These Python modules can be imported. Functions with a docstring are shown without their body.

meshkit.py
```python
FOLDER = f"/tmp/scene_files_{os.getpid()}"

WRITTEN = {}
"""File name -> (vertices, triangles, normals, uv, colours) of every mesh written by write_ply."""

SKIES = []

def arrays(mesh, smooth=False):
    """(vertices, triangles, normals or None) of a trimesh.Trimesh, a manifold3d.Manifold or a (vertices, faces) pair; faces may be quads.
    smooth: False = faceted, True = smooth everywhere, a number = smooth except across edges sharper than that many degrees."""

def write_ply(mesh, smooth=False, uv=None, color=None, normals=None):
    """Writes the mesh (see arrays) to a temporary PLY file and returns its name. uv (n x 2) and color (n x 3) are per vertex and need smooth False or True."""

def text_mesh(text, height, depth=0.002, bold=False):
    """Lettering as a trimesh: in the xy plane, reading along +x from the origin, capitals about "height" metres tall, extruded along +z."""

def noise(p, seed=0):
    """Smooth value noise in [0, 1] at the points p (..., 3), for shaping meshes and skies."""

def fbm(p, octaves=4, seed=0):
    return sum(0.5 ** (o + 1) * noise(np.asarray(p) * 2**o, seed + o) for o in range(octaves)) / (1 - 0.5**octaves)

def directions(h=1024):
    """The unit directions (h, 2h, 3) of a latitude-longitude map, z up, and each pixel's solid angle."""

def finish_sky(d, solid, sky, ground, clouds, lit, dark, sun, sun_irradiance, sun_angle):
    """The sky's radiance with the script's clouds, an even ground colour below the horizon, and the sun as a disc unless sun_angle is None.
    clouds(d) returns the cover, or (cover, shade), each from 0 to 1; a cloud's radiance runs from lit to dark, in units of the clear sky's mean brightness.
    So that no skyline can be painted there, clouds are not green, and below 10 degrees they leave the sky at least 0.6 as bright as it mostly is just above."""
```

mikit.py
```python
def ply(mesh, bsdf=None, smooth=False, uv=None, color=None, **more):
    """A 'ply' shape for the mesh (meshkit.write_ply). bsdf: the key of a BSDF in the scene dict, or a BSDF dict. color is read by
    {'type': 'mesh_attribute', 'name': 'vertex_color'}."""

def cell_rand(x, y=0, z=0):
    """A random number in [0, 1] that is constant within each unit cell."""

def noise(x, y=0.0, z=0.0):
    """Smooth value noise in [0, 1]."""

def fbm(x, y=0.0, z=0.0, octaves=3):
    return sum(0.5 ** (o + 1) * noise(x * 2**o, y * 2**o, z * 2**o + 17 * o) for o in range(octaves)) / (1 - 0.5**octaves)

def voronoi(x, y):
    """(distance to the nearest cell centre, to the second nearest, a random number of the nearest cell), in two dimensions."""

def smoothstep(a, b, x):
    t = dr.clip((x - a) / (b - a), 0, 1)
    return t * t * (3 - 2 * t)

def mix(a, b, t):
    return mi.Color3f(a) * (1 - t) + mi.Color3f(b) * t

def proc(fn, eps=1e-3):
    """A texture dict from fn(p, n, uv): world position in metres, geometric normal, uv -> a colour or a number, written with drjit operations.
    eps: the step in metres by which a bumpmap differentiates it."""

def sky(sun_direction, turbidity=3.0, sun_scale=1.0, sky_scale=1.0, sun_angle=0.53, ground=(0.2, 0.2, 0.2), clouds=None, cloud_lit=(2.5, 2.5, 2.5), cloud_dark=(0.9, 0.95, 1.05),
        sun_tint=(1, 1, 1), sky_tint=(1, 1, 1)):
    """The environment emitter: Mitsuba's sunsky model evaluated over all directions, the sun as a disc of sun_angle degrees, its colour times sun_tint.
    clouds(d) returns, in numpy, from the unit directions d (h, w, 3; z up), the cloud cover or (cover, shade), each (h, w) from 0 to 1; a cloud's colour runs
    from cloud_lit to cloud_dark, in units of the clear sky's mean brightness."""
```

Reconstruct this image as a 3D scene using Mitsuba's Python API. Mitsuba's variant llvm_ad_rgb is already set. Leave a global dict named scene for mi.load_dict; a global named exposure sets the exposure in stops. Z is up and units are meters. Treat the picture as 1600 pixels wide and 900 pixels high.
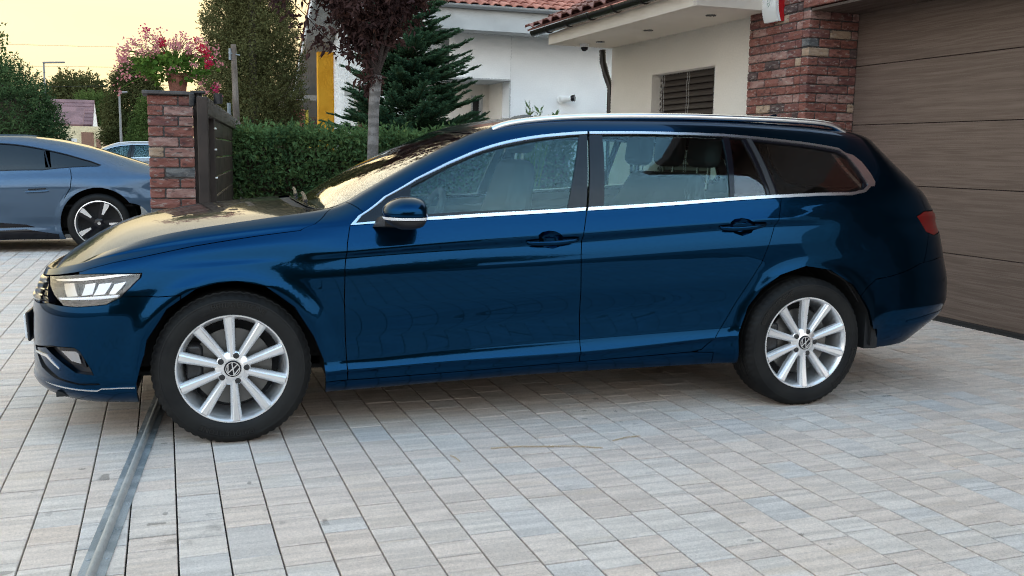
import math, random
import numpy as np
import trimesh, shapely
import mapbox_earcut as _ear
import manifold3d as m3
import drjit as dr
import mitsuba as mi
import mikit, meshkit
from shapely.geometry import Polygon, box as sbox, LineString, MultiPolygon
from shapely.ops import unary_union
from scipy.interpolate import PchipInterpolator, CubicSpline, Akima1DInterpolator

# ------------------------------------------------------------------ camera, sky, exposure
scene, labels = {}, {}
T = mi.ScalarTransform4f
CAM_POS = np.array([-0.0155, -5.0707, 1.2481])
CAM_YAW, CAM_PITCH, CAM_ROLL, CAM_F = 0.2897, 0.1373, 0.0159, 1509.03
_s, _c = math.sin(CAM_YAW), math.cos(CAM_YAW)
_fw = np.array([_s*math.cos(CAM_PITCH), _c*math.cos(CAM_PITCH), -math.sin(CAM_PITCH)])
_rt = np.array([_c, -_s, 0.0]); _up = np.cross(_rt, _fw)
CAM_UP = -_rt*math.sin(CAM_ROLL) + _up*math.cos(CAM_ROLL)
scene['camera'] = {'type': 'perspective', 'fov': math.degrees(2*math.atan(800/CAM_F)), 'fov_axis': 'x', 'near_clip': 0.05, 'far_clip': 3000.0,
                   'to_world': T().look_at(origin=CAM_POS.tolist(), target=(CAM_POS+_fw).tolist(), up=CAM_UP.tolist())}
SUN_DIR = (0.02, 1.0, 0.09)      # just gone behind the trees and the haze: no disc is left, only the glow
def _sm(a, b, x):
    t = np.clip((x-a)/(b-a), 0, 1)
    return t*t*(3-2*t)
def glow_cap_veil(d):
    "haze added to cap the sunset glow, thinned higher up for brighter reflections"
    s = d @ (np.array([.02, 1, .05])/np.linalg.norm([.02, 1, .05])); el = np.arcsin(np.clip(d[..., 2], -1, 1))
    veil = (.99-.17*_sm(.09, .40, el))*np.maximum(_sm(-.25, .35, s), 1-_sm(.30, .80, el))  # added haze: dense low down against glare, thinner above to brighten reflections
    n = meshkit.fbm(np.stack([d[..., 0]*2.2, d[..., 1]*2.2, d[..., 2]*9], -1), 4, 3)
    return np.clip(veil+.25*(n-.5)*(veil < .9), 0, 1), np.clip(1-_sm(-.35, .93, s)+.25*(n-.5), 0, 1)
scene['sky'] = mikit.sky(SUN_DIR, turbidity=3.0, sun_scale=0.0, ground=(0.25, 0.24, 0.23), clouds=glow_cap_veil, cloud_lit=(.42, .355, .215), cloud_dark=(.76, .73, .705), sky_tint=(.95, .97, 1.0))
exposure = 6.25
PAV = -0.0558                     # the paving (and the house) stand turned by this much against the car
EX = np.array([math.cos(PAV), -math.sin(PAV), 0.0])   # across the paver courses
EY = np.array([math.sin(PAV), math.cos(PAV), 0.0])    # along them, away from the camera

# ------------------------------------------------------------------ helpers
def bsdf(name, d):
    scene[name] = d
    return name
def rgb(*c): return {'type': 'rgb', 'value': list(c)}
def two(d): return {'type': 'twosided', 'b': d}
def tag(key, label=None, category=None, group=None, kind=None):
    e = labels.setdefault(key, {})
    for k, v in (('label', label), ('category', category), ('group', group), ('kind', kind)):
        if v: e[k] = v
_count = {}
def free(name):
    if name not in _count:
        _count[name] = 0
        return name
    _count[name] += 1
    return f'{name}_{_count[name]:03d}'
def thing(name, label, category, group=None):
    k = free(name); tag(k, label, category, group)
    return k
def put(name, mesh, mat, parent=None, smooth=False, normals=None, kind=None, label=None, **kw):
    key = free((parent + '__' if parent else '') + name)
    if normals is not None:
        path = meshkit.write_ply(mesh, normals=normals)
        scene[key] = {'type': 'ply', 'filename': path, 'face_normals': False, 'bsdf': {'type': 'ref', 'id': mat}}
    else:
        scene[key] = mikit.ply(mesh, mat, smooth=smooth, **kw)
    if kind or label: tag(key, label=label, kind=kind)
    return key
def copy_of(name, src, to_world, parent=None, mat=None):
    key = free((parent + '__' if parent else '') + name)
    d = dict(scene[src] if isinstance(src, str) else src); d['to_world'] = to_world
    if mat: d['bsdf'] = {'type': 'ref', 'id': mat}
    scene[key] = d
    return key
cat = trimesh.util.concatenate
def box(x0, x1, y0, y1, z0, z1):
    b = trimesh.creation.box((x1-x0, y1-y0, z1-z0)); b.apply_translation(((x0+x1)/2, (y0+y1)/2, (z0+z1)/2))
    return b
def rbox(sx, sy, sz, r=0.01, seg=3, center=(0, 0, 0)):
    "rounded box"
    r = min(r, sx*.49, sy*.49, sz*.49)
    s = m3.Manifold.sphere(r, 4*seg)
    pts = [s.translate((i*(sx/2-r), j*(sy/2-r), k*(sz/2-r))) for i in (-1, 1) for j in (-1, 1) for k in (-1, 1)]
    return to_tri(m3.Manifold.batch_hull(pts).translate(center))
def to_tri(m):
    mm = m.to_mesh()
    return trimesh.Trimesh(np.array(mm.vert_properties[:, :3]), np.array(mm.tri_verts), process=False)
def cham(sx, sy, sz, c=0.004):
    "box with chamfered edges, centred, 44 triangles"
    a, b, d = sx/2, sy/2, sz/2
    c = min(c, a*.45, b*.45, d*.45)
    P = []
    for i in (-1, 1):
        for j in (-1, 1):
            for k in (-1, 1):
                P += [(i*(a-c), j*(b-c), k*d), (i*(a-c), j*b, k*(d-c)), (i*a, j*(b-c), k*(d-c))]
    h = trimesh.convex.convex_hull(np.array(P))
    return trimesh.Trimesh(h.vertices, h.faces, process=False)
def tube(points, radius, sides=8, caps=True):
    p = np.asarray(points, float); n = len(p)
    t = np.gradient(p, axis=0); t /= np.linalg.norm(t, axis=1, keepdims=True) + 1e-12
    ref = np.array([0, 0, 1.0]) if abs(t[:, 2]).mean() < .8 else np.array([1.0, 0, 0])
    a = np.cross(t, ref); a /= np.linalg.norm(a, axis=1, keepdims=True) + 1e-12
    b = np.cross(a, t)
    ang = np.arange(sides)*2*np.pi/sides
    r = np.broadcast_to(radius, (n,))[:, None, None]
    v = (p[:, None] + r*(np.cos(ang)[None, :, None]*a[:, None] + np.sin(ang)[None, :, None]*b[:, None])).reshape(-1, 3)
    i, j = np.meshgrid(np.arange(n-1), np.arange(sides), indexing='ij')
    q = np.stack([i*sides+j, i*sides+(j+1) % sides, (i+1)*sides+(j+1) % sides, (i+1)*sides+j], -1).reshape(-1, 4)
    f = np.vstack([q[:, [0, 2, 1]], q[:, [0, 3, 2]]])
    if caps:
        v = np.vstack([v, p[0], p[-1]]); c0, c1 = n*sides, n*sides+1
        k = np.arange(sides)
        f = np.vstack([f, np.stack([k*0+c0, k, (k+1) % sides], 1), np.stack([k*0+c1, (n-1)*sides+(k+1) % sides, (n-1)*sides+k], 1)])
    return trimesh.Trimesh(v, f, process=False)
def extrude(poly, h):
    parts = [trimesh.creation.extrude_polygon(g, h, engine='earcut') for g in getattr(poly, 'geoms', [poly]) if g.area > 1e-9]
    return cat(parts)
def xf(mesh, R=None, t=None):
    m = mesh.copy()
    if R is not None: m.vertices = m.vertices @ np.asarray(R).T
    if t is not None: m.vertices = m.vertices + np.asarray(t)
    return m
def rotz(a): return np.array([[math.cos(a), -math.sin(a), 0], [math.sin(a), math.cos(a), 0], [0, 0, 1]])
def rotx(a): return np.array([[1, 0, 0], [0, math.cos(a), -math.sin(a)], [0, math.sin(a), math.cos(a)]])
def roty(a): return np.array([[math.cos(a), 0, math.sin(a)], [0, 1, 0], [-math.sin(a), 0, math.cos(a)]])
HOUSE_R = rotz(-PAV)              # house frame: a along EX, b along EY
def H(mesh): return xf(mesh, HOUSE_R)
def hbox(a0, a1, b0, b1, z0, z1): return H(box(a0, a1, b0, b1, z0, z1))
def tw(R, t): 
    M = np.eye(4); M[:3, :3] = R; M[:3, 3] = t
    return T(M.tolist())
def pbsdf(c, rough=.5, metallic=0.0, spec=.5, **k):
    return two({'type': 'principled', 'base_color': c if isinstance(c, dict) else rgb(*c), 'roughness': rough if isinstance(rough, dict) else float(rough), 'metallic': float(metallic), 'specular': float(spec), **k})
N1 = mikit.noise; FB = mikit.fbm; MIX = mikit.mix; SS = mikit.smoothstep
def cloud(c0, c1, freq, lo=.35, hi=.65, sx=1., sy=1., sz=1., grain=0.0, gf=400.):
    def f(p, n, uv):
        t = SS(lo, hi, FB(p.x*freq*sx+31, p.y*freq*sy+17, p.z*freq*sz+5, 4))
        c = MIX(c0, c1, t)
        if grain: c = c*(1 - grain + 2*grain*N1(p.x*gf, p.y*gf, p.z*gf))
        return c
    return mikit.proc(f)
# ================================================================== the blue estate car
bsdf('m_paint', {'type': 'blendbsdf', 'weight': 0.28,
     'a': two({'type': 'plastic', 'int_ior': 1.62, 'diffuse_reflectance': rgb(0.0012, 0.008, 0.014), 'nonlinear': True}),
     'b': pbsdf((.003, .032, .086), .22, 1.0)})
bsdf('m_chrome', pbsdf((.82, .83, .85), .13, 1.0))
bsdf('m_satin', pbsdf((.70, .71, .73), .24, 1.0))
bsdf('m_alloy', pbsdf((.90, .90, .91), .27, .85))
bsdf('m_alloy_paint', pbsdf((.62, .63, .65), .42, .6))
bsdf('m_black_gloss', pbsdf((.006, .006, .009), .07, 0.0, .35))
bsdf('m_black_trim', pbsdf((.018, .018, .02), .38))
bsdf('m_black_matte', pbsdf((.012, .012, .013), .8))
bsdf('m_tyre', {'type': 'bumpmap', 'scale': .0006, 't': mikit.proc(lambda p, n, uv: FB(p.x*300, p.y*300, p.z*300, 2)), 'b': pbsdf(cloud((.008, .008, .0085), (.013, .0128, .0125), 9, grain=.2), .6, 0, .2)})
bsdf('m_tyre_letter', pbsdf((.003, .003, .003), .45))
bsdf('m_glass', {'type': 'thindielectric', 'int_ior': 1.45, 'specular_transmittance': rgb(.42, .58, .58), 'specular_reflectance': rgb(.72, .98, 1.0)})
bsdf('m_glass_dark', {'type': 'thindielectric', 'int_ior': 1.55, 'specular_transmittance': rgb(.46, .54, .50)})
bsdf('m_glass_screen', {'type': 'thindielectric', 'int_ior': 1.7, 'specular_transmittance': rgb(.72, .78, .76)})
bsdf('m_glass_clear', {'type': 'thindielectric', 'int_ior': 1.5})
bsdf('m_interior', pbsdf((.045, .046, .05), .7))
bsdf('m_seat', pbsdf((.065, .068, .072), .75))
bsdf('m_headliner', pbsdf((.45, .45, .44), .8))
bsdf('m_red_lens', {'type': 'plastic', 'int_ior': 1.55, 'diffuse_reflectance': rgb(.30, .004, .006), 'nonlinear': True})
bsdf('m_brake', pbsdf((.16, .155, .15), .45, .9))
bsdf('m_reflector', pbsdf((.48, .48, .50), .10, 1.0))
bsdf('m_white_lens', pbsdf((.75, .76, .78), .15))
bsdf('m_amber', pbsdf((.55, .16, .02), .2))

# --- the body as a loft: levels from the sill to the hood crest / roof edge, u runs round the car from nose to tail
def PC(x, y): return PchipInterpolator(x, y, extrapolate=True)
LV = [  # name, [(x, z)...], [(x, half width)...], x at the nose, x at the tail, shape exponents
 ('bottom', [(-.9, .185), (-.35, .185), (.4, .192), (.95, .21), (1.41, .224), (2.38, .232), (2.9, .25), (3.3, .265), (3.9, .33)], [(-.35, .80), (.4, .825), (1.5, .83), (2.5, .83), (3.2, .80)], -.85, 3.68),
 ('low', [(-.9, .235), (-.35, .24), (.4, .246), (.94, .262), (1.56, .284), (2.15, .304), (2.9, .325), (3.9, .39)], [(-.35, .855), (.4, .872), (1.5, .872), (2.5, .872), (3.2, .845)], -.892, 3.79),
 ('sill', [(-.9, .265), (-.35, .275), (.4, .283), (.94, .299), (1.57, .316), (2.39, .362), (2.9, .375), (3.9, .43)], [(-.35, .868), (.4, .880), (1.5, .881), (2.5, .880), (3.2, .858)], -.882, 3.86),
 ('crease', [(-.9, .29), (-.35, .288), (.4, .295), (.94, .311), (1.57, .327), (2.39, .375), (2.9, .39), (3.9, .45)], [(-.35, .876), (.4, .897), (1.5, .899), (2.5, .893), (3.2, .862)], -.886, 3.885),
 ('flute', [(-.9, .35), (-.35, .35), (.4, .345), (.94, .372), (1.57, .398), (2.39, .43), (2.9, .45), (3.9, .52)], [(-.35, .880), (.4, .884), (1.5, .879), (2.4, .883), (3.2, .867)], -.884, 3.905),
 ('door low', [(-.9, .43), (-.35, .44), (.4, .44), (1.57, .50), (2.39, .53), (2.9, .56), (3.9, .60)], [(-.35, .886), (.4, .886), (1.5, .880), (2.4, .886), (3.2, .868)], -.882, 3.90),
 ('door mid', [(-.9, .53), (-.35, .56), (.4, .58), (1.57, .64), (2.39, .68), (2.9, .71), (3.9, .72)], [(-.35, .892), (.4, .898), (1.5, .898), (2.4, .900), (3.2, .867)], -.877, 3.872),
 ('door high', [(-.9, .585), (-.35, .665), (.4, .71), (1.57, .765), (2.39, .81), (2.9, .83), (3.9, .84)], [(-.35, .883), (.4, .899), (1.5, .901), (2.4, .902), (3.2, .858)], -.865, 3.845),
 ('strip low', [(-.9, .625), (-.35, .735), (.4, .792), (.93, .826), (1.55, .855), (2.29, .906), (2.6, .922), (3.9, .93)], [(-.35, .865), (.3, .888), (.6, .883), (1.5, .884), (2.5, .883), (2.9, .875), (3.2, .846)], -.845, 3.828),
 ('strip top', [(-.9, .642), (-.35, .765), (.4, .812), (.93, .850), (1.55, .888), (2.29, .934), (2.6, .951), (3.9, .955)], [(-.35, .856), (.3, .886), (.6, .900), (1.5, .9035), (2.5, .901), (2.9, .873), (3.2, .842)], -.838, 3.822),
 ('shoulder', [(-.9, .658), (-.35, .80), (.4, .870), (.93, .908), (1.57, .942), (2.37, .988), (2.62, 1.000), (3.0, 1.01), (3.9, 1.00)], [(-.35, .838), (.4, .874), (1.5, .884), (2.5, .880), (2.9, .860), (3.2, .828)], -.828, 3.79),
 ('belt', [(-.9, .672), (-.35, .83), (.4, .925), (.93, .966), (1.59, .995), (2.37, 1.045), (2.62, 1.060), (3.0, 1.072), (3.9, 1.05)], [(-.35, .805), (.4, .846), (1.5, .862), (2.5, .858), (2.9, .838), (3.2, .806)], -.818, 3.755),
]
GL_ESTATE = [(.26, .155), (.56, .38), (.86, .69), (.93, .80), (.975, .91), (1.0, 1.0)]   # (height share, inward share) above the belt
def make_loft(LV, GL, TOP_Z, TOP_W, TOP_C, XA, XB, tail, arches, k0=.1, creases=None):
    'surface of a car body; returns its flank and top as functions'
    def _levels(u):
        "control points (levels, n, 3) of the left side at the stations u"
        u = np.asarray(u, float)
        th = np.where(u < XA, np.clip((XA-u)/.9, 0, 1), np.where(u > XB, np.clip((u-XB)/.9, 0, 1), 0))*np.pi/2
        def ring(xfront, xrear, wf, n_f=2.4, n_r=3.7, xb=XB):
            lo = xfront; a_f = XA-lo; a_r = xrear-xb
            xs = np.where(u <= XB, u, XB)
            xs = XA + (xs-XA)*(xb-XA)/(XB-XA) if xb != XB else xs
            x = np.where(u < XA, XA-a_f*np.sin(th)**(2/n_f), np.where(u > XB, xb+a_r*np.sin(th)**(2/n_r), xs))
            w0 = wf(np.clip(x, XA, xb)) + (wf(xb)-wf(xb-.03))/.03*np.maximum(x-xb, 0)*.9 - (wf(XA+.03)-wf(XA))/.03*np.maximum(XA-x, 0)*.5
            w = np.where(u < XA, w0*np.cos(th)**(2/n_f), np.where(u > XB, w0*np.cos(th)**(2/n_r), w0))
            return x, w
        out = []
        for name, zz, ww, xF, xR in LV:
            wf = PC(*zip(*ww)); zf = PC(*zip(*zz))
            x, w = ring(xF, xR, wf)
            out.append((x, w, zf(x)))
        xb_, wb_, zb_ = out[-1]
        for f, g in GL:
            xbT, xR = tail(f)
            x, w = ring(LV[-1][3]+.02*f, xR, lambda q: TOP_W(q), xb=xbT)
            zt = TOP_Z(x); 
            # width at the belt for this x
            wB = PC(*zip(*LV[-1][2])); xx, wb = ring(LV[-1][3]+.02*f, xR, wB, xb=xbT)
            k = np.clip((x-k0)/.5, 0, 1); k = k*k*(3-2*k)
            gg = (1-k)*(f**1.9) + k*g                    # the fender rounds over, the glass stands nearly straight
            zb = PC(*zip(*LV[-1][1]))(x)
            out.append((x, wb+(w-wb)*gg, zb+(zt-zb)*f))
        return np.stack([np.stack([x, -w, z], -1) for x, w, z in out])
    _ref = _levels(np.array([(XA+XB)*.667]))[:, 0]
    V_OF = np.concatenate([[0], np.cumsum(np.linalg.norm(np.diff(_ref, axis=0), axis=1))])
    V_BELT, V_TOP = V_OF[len(LV)-1], V_OF[-1]
    def side_point(u, v):
        "points of the left flank; vectorised over a flat list"
        u, v = np.asarray(u, float).ravel(), np.asarray(v, float).ravel()
        uu, inv = np.unique(np.round(u, 6), return_inverse=True)
        C = _levels(uu)
        ip0 = PchipInterpolator(V_OF, C, axis=0, extrapolate=True)
        def ip(vq):
            G = ip0(vq)
            if creases is None: return G
            ids, fade = creases
            S = G.copy(); ends = [0, *ids, len(V_OF)-1]
            for a, b in zip(ends[:-1], ends[1:]):
                lo = vq >= V_OF[a] if a else np.ones(len(vq), bool); hi = vq <= V_OF[b] if b < len(V_OF)-1 else np.ones(len(vq), bool)
                if (lo & hi).any(): S[lo & hi] = PchipInterpolator(V_OF[a:b+1], C[a:b+1], axis=0, extrapolate=True)(vq[lo & hi])
            k = fade(uu)[None, :, None]
            return G*(1-k)+S*k
        out = np.empty((len(u), 3))
        vu, vinv = np.unique(np.round(v, 6), return_inverse=True)
        if len(vu)*len(uu) <= 4_000_000:
            G = ip(vu)
            out = G[vinv, inv]
        P = out
        for cx, cz, cr in arches:                     # a soft lip round each wheel arch
            r = np.hypot(P[:, 0]-cx, P[:, 2]-cz)
            P[:, 1] -= .016*np.exp(-((r-cr)/.045)**2)*np.clip((.78-P[:, 2])/.1, 0, 1)*(np.abs(P[:, 1]) > .5)
        return P
    def side_frame(u, v, off=0.0):
        e = 2e-3
        P = side_point(u, v)
        n = np.cross(side_point(np.asarray(u)+e, v)-side_point(np.asarray(u)-e, v), side_point(u, np.asarray(v)+e)-side_point(u, np.asarray(v)-e))
        n /= np.linalg.norm(n, axis=1, keepdims=True)+1e-15
        return P + n*(off if np.isscalar(off) else np.asarray(off)[:, None]), n
    # the top: hood, windscreen, roof between the two crest lines
    def top_point(u, t):
        u, t = np.asarray(u, float).ravel(), np.asarray(t, float).ravel()
        uu, inv = np.unique(np.round(u, 6), return_inverse=True)
        E = side_point(uu, np.full(len(uu), V_TOP))[inv]
        zc = TOP_C(E[:, 0]); zc = np.maximum(zc, E[:, 2])
        z = zc-(zc-E[:, 2])*np.abs(t)**2.3
        return np.stack([E[:, 0], E[:, 1]*t, z], -1)
    def top_frame(u, t, off=0.0):
        e = 2e-3
        P = top_point(u, t)
        n = np.cross(top_point(np.asarray(u)+e, t)-top_point(np.asarray(u)-e, t), top_point(u, np.asarray(t)-e)-top_point(u, np.asarray(t)+e))
        n /= np.linalg.norm(n, axis=1, keepdims=True)+1e-15
        n *= np.sign(n[:, 2:]+1e-9)
        return P + n*(off if np.isscalar(off) else np.asarray(off)[:, None]), n
    class L: pass
    L.side_point, L.side, L.top_point, L.top, L.V_OF, L.V_BELT, L.V_TOP = side_point, side_frame, top_point, top_frame, V_OF, V_BELT, V_TOP
    L.US = np.unique(np.round(np.concatenate([np.linspace(XA-.9, XA, 46), np.arange(XA, XB, .022), np.linspace(XB, XB+.9, 46)]), 5))
    L.VS = np.unique(np.round(np.concatenate([np.linspace(V_OF[i], V_OF[i+1], max(2, int((V_OF[i+1]-V_OF[i])/.011)+1)) for i in range(len(V_OF)-1)]), 6))
    return L
TOP_Z = PC([-.95, -.80, -.70, -.64, -.54, -.42, -.28, -.14, 0, .2, .39, .43, .50, .586, .735, .912, 1.03, 1.11, 1.25, 1.42, 1.65, 2.3, 2.9, 3.2, 3.4, 3.9],
           [.683, .688, .716, .748, .800, .846, .886, .914, .936, .965, .992, 1.0, 1.024, 1.072, 1.155, 1.25, 1.308, 1.344, 1.385, 1.412, 1.428, 1.438, 1.425, 1.397, 1.368, 1.30])
TOP_W = PC([-.35, -.1, .2, .42, .6, .9, 1.2, 1.6, 2.4, 3.0, 3.2, 3.4], [.735, .755, .755, .735, .70, .645, .605, .588, .583, .567, .555, .545])
TOP_C = PC([-.90, -.798, -.74, -.66, -.57, -.44, -.30, -.16, 0, .2, .30, .36, .50, .75, 1.0, 1.12, 1.25, 1.5, 2.0, 2.6, 3.0, 3.2, 3.38, 3.6],
           [.682, .688, .748, .808, .862, .915, .948, .972, .990, 1.008, 1.014, 1.022, 1.098, 1.226, 1.334, 1.378, 1.412, 1.446, 1.468, 1.462, 1.444, 1.428, 1.40, 1.36])
def clip_mesh(poly, us, vs):
    "cuts the grid us x vs by the polygon: (points, triangles) in the parameter plane"
    pts, tris = [], []
    base = 0
    for g in getattr(poly, 'geoms', [poly]):
        if g.geom_type != 'Polygon' or g.area < 1e-8: continue
        a0, b0, a1, b1 = g.bounds
        uu = us[max(0, np.searchsorted(us, a0)-1):np.searchsorted(us, a1)+1]; vv = vs[max(0, np.searchsorted(vs, b0)-1):np.searchsorted(vs, b1)+1]
        I, J = np.meshgrid(np.arange(len(uu)-1), np.arange(len(vv)-1), indexing='ij'); I, J = I.ravel(), J.ravel()
        cells = shapely.box(uu[I], vv[J], uu[I+1], vv[J+1])
        shapely.prepare(g)
        inside = shapely.contains(g, cells); hit = shapely.intersects(g, cells) & ~inside
        gi = np.arange(len(uu)*len(vv)).reshape(len(uu), len(vv))
        i, j = I[inside], J[inside]
        P = np.stack(np.meshgrid(uu, vv, indexing='ij'), -1).reshape(-1, 2)
        pts.append(P); q = np.stack([gi[i, j], gi[i+1, j], gi[i+1, j+1], gi[i, j+1]], 1)
        tris.append(base+np.vstack([q[:, [0, 1, 2]], q[:, [0, 2, 3]]])); base += len(P)
        for c in shapely.intersection(cells[hit], g):
            for h in getattr(c, 'geoms', [c]):
                if h.geom_type != 'Polygon' or h.area < 1e-10: continue
                h = shapely.geometry.polygon.orient(h)
                rings = [np.array(r.coords)[:-1] for r in (h.exterior, *h.interiors)]
                vtx = np.vstack(rings); ends = np.cumsum([len(r) for r in rings]).astype(np.uint32)
                t = _ear.triangulate_float64(vtx, ends).reshape(-1, 3)
                pts.append(vtx); tris.append(base+t); base += len(vtx)
    P, F = np.vstack(pts), np.vstack(tris)
    a = np.cross(P[F[:, 1]]-P[F[:, 0]], P[F[:, 2]]-P[F[:, 0]])
    F[a < 0] = F[a < 0][:, ::-1]
    F = F[np.abs(a) > 1e-12]
    used, inv = np.unique(F, return_inverse=True)
    return P[used], inv.reshape(-1, 3)
BODY = make_loft(LV, GL_ESTATE, TOP_Z, TOP_W, TOP_C, -.35, 3.2, lambda f: (3.2-.22*f**1.2, 3.755-.345*f**1.05+.06*f**6), ((0.0, .325, .385), (2.787, .325, .385)),
    creases=((3, 8, 9), lambda u: np.clip((u-.30)/.35, 0, 1)*np.clip((2.95-u)/.35, 0, 1)))
side_point, side_frame, top_point, top_frame, V_BELT, V_TOP, US, VS = BODY.side_point, BODY.side, BODY.top_point, BODY.top, BODY.V_BELT, BODY.V_TOP, BODY.US, BODY.VS
TS = np.linspace(-1, 1, 61)
def skin(poly, frame, us, vs, off=0.0, flange=0.014, flip=False):
    "(mesh, normals) of a region of the body with its edges turned in"
    P, F = clip_mesh(poly, us, vs)
    X, N = frame(P[:, 0], P[:, 1], off)
    V, NN, FF = [X], [N], [F]; base = len(X)
    if flange:
        for g in getattr(poly, 'geoms', [poly]):
            if g.geom_type != 'Polygon' or g.area < 1e-8: continue
            for ring in (g.exterior, *g.interiors):
                c = np.array(shapely.segmentize(ring, .02).coords)
                A, n = frame(c[:, 0], c[:, 1], off)
                B = A-n*flange
                t = np.gradient(A, axis=0); t /= np.linalg.norm(t, axis=1, keepdims=True)+1e-12
                s = np.cross(t, n)
                k = len(A); i = np.arange(k-1)
                V.append(np.vstack([A, B])); NN.append(np.vstack([s, s]))
                FF.append(base+np.vstack([np.stack([i, i+1, i+1+k], 1), np.stack([i, i+1+k, i+k], 1)])); base += 2*k
    V, NN, FF = np.vstack(V), np.vstack(NN), np.vstack(FF)
    # orient faces along the normals
    fn = np.cross(V[FF[:, 1]]-V[FF[:, 0]], V[FF[:, 2]]-V[FF[:, 0]])
    bad = (fn*NN[FF].sum(1)).sum(1) < 0
    FF[bad] = FF[bad][:, ::-1]
    return trimesh.Trimesh(V, FF, process=False), NN
def mirror(mesh, nrm=None):
    m = trimesh.Trimesh(mesh.vertices*[1, -1, 1], mesh.faces[:, ::-1], process=False)
    return (m, nrm*[1, -1, 1]) if nrm is not None else m
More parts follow.
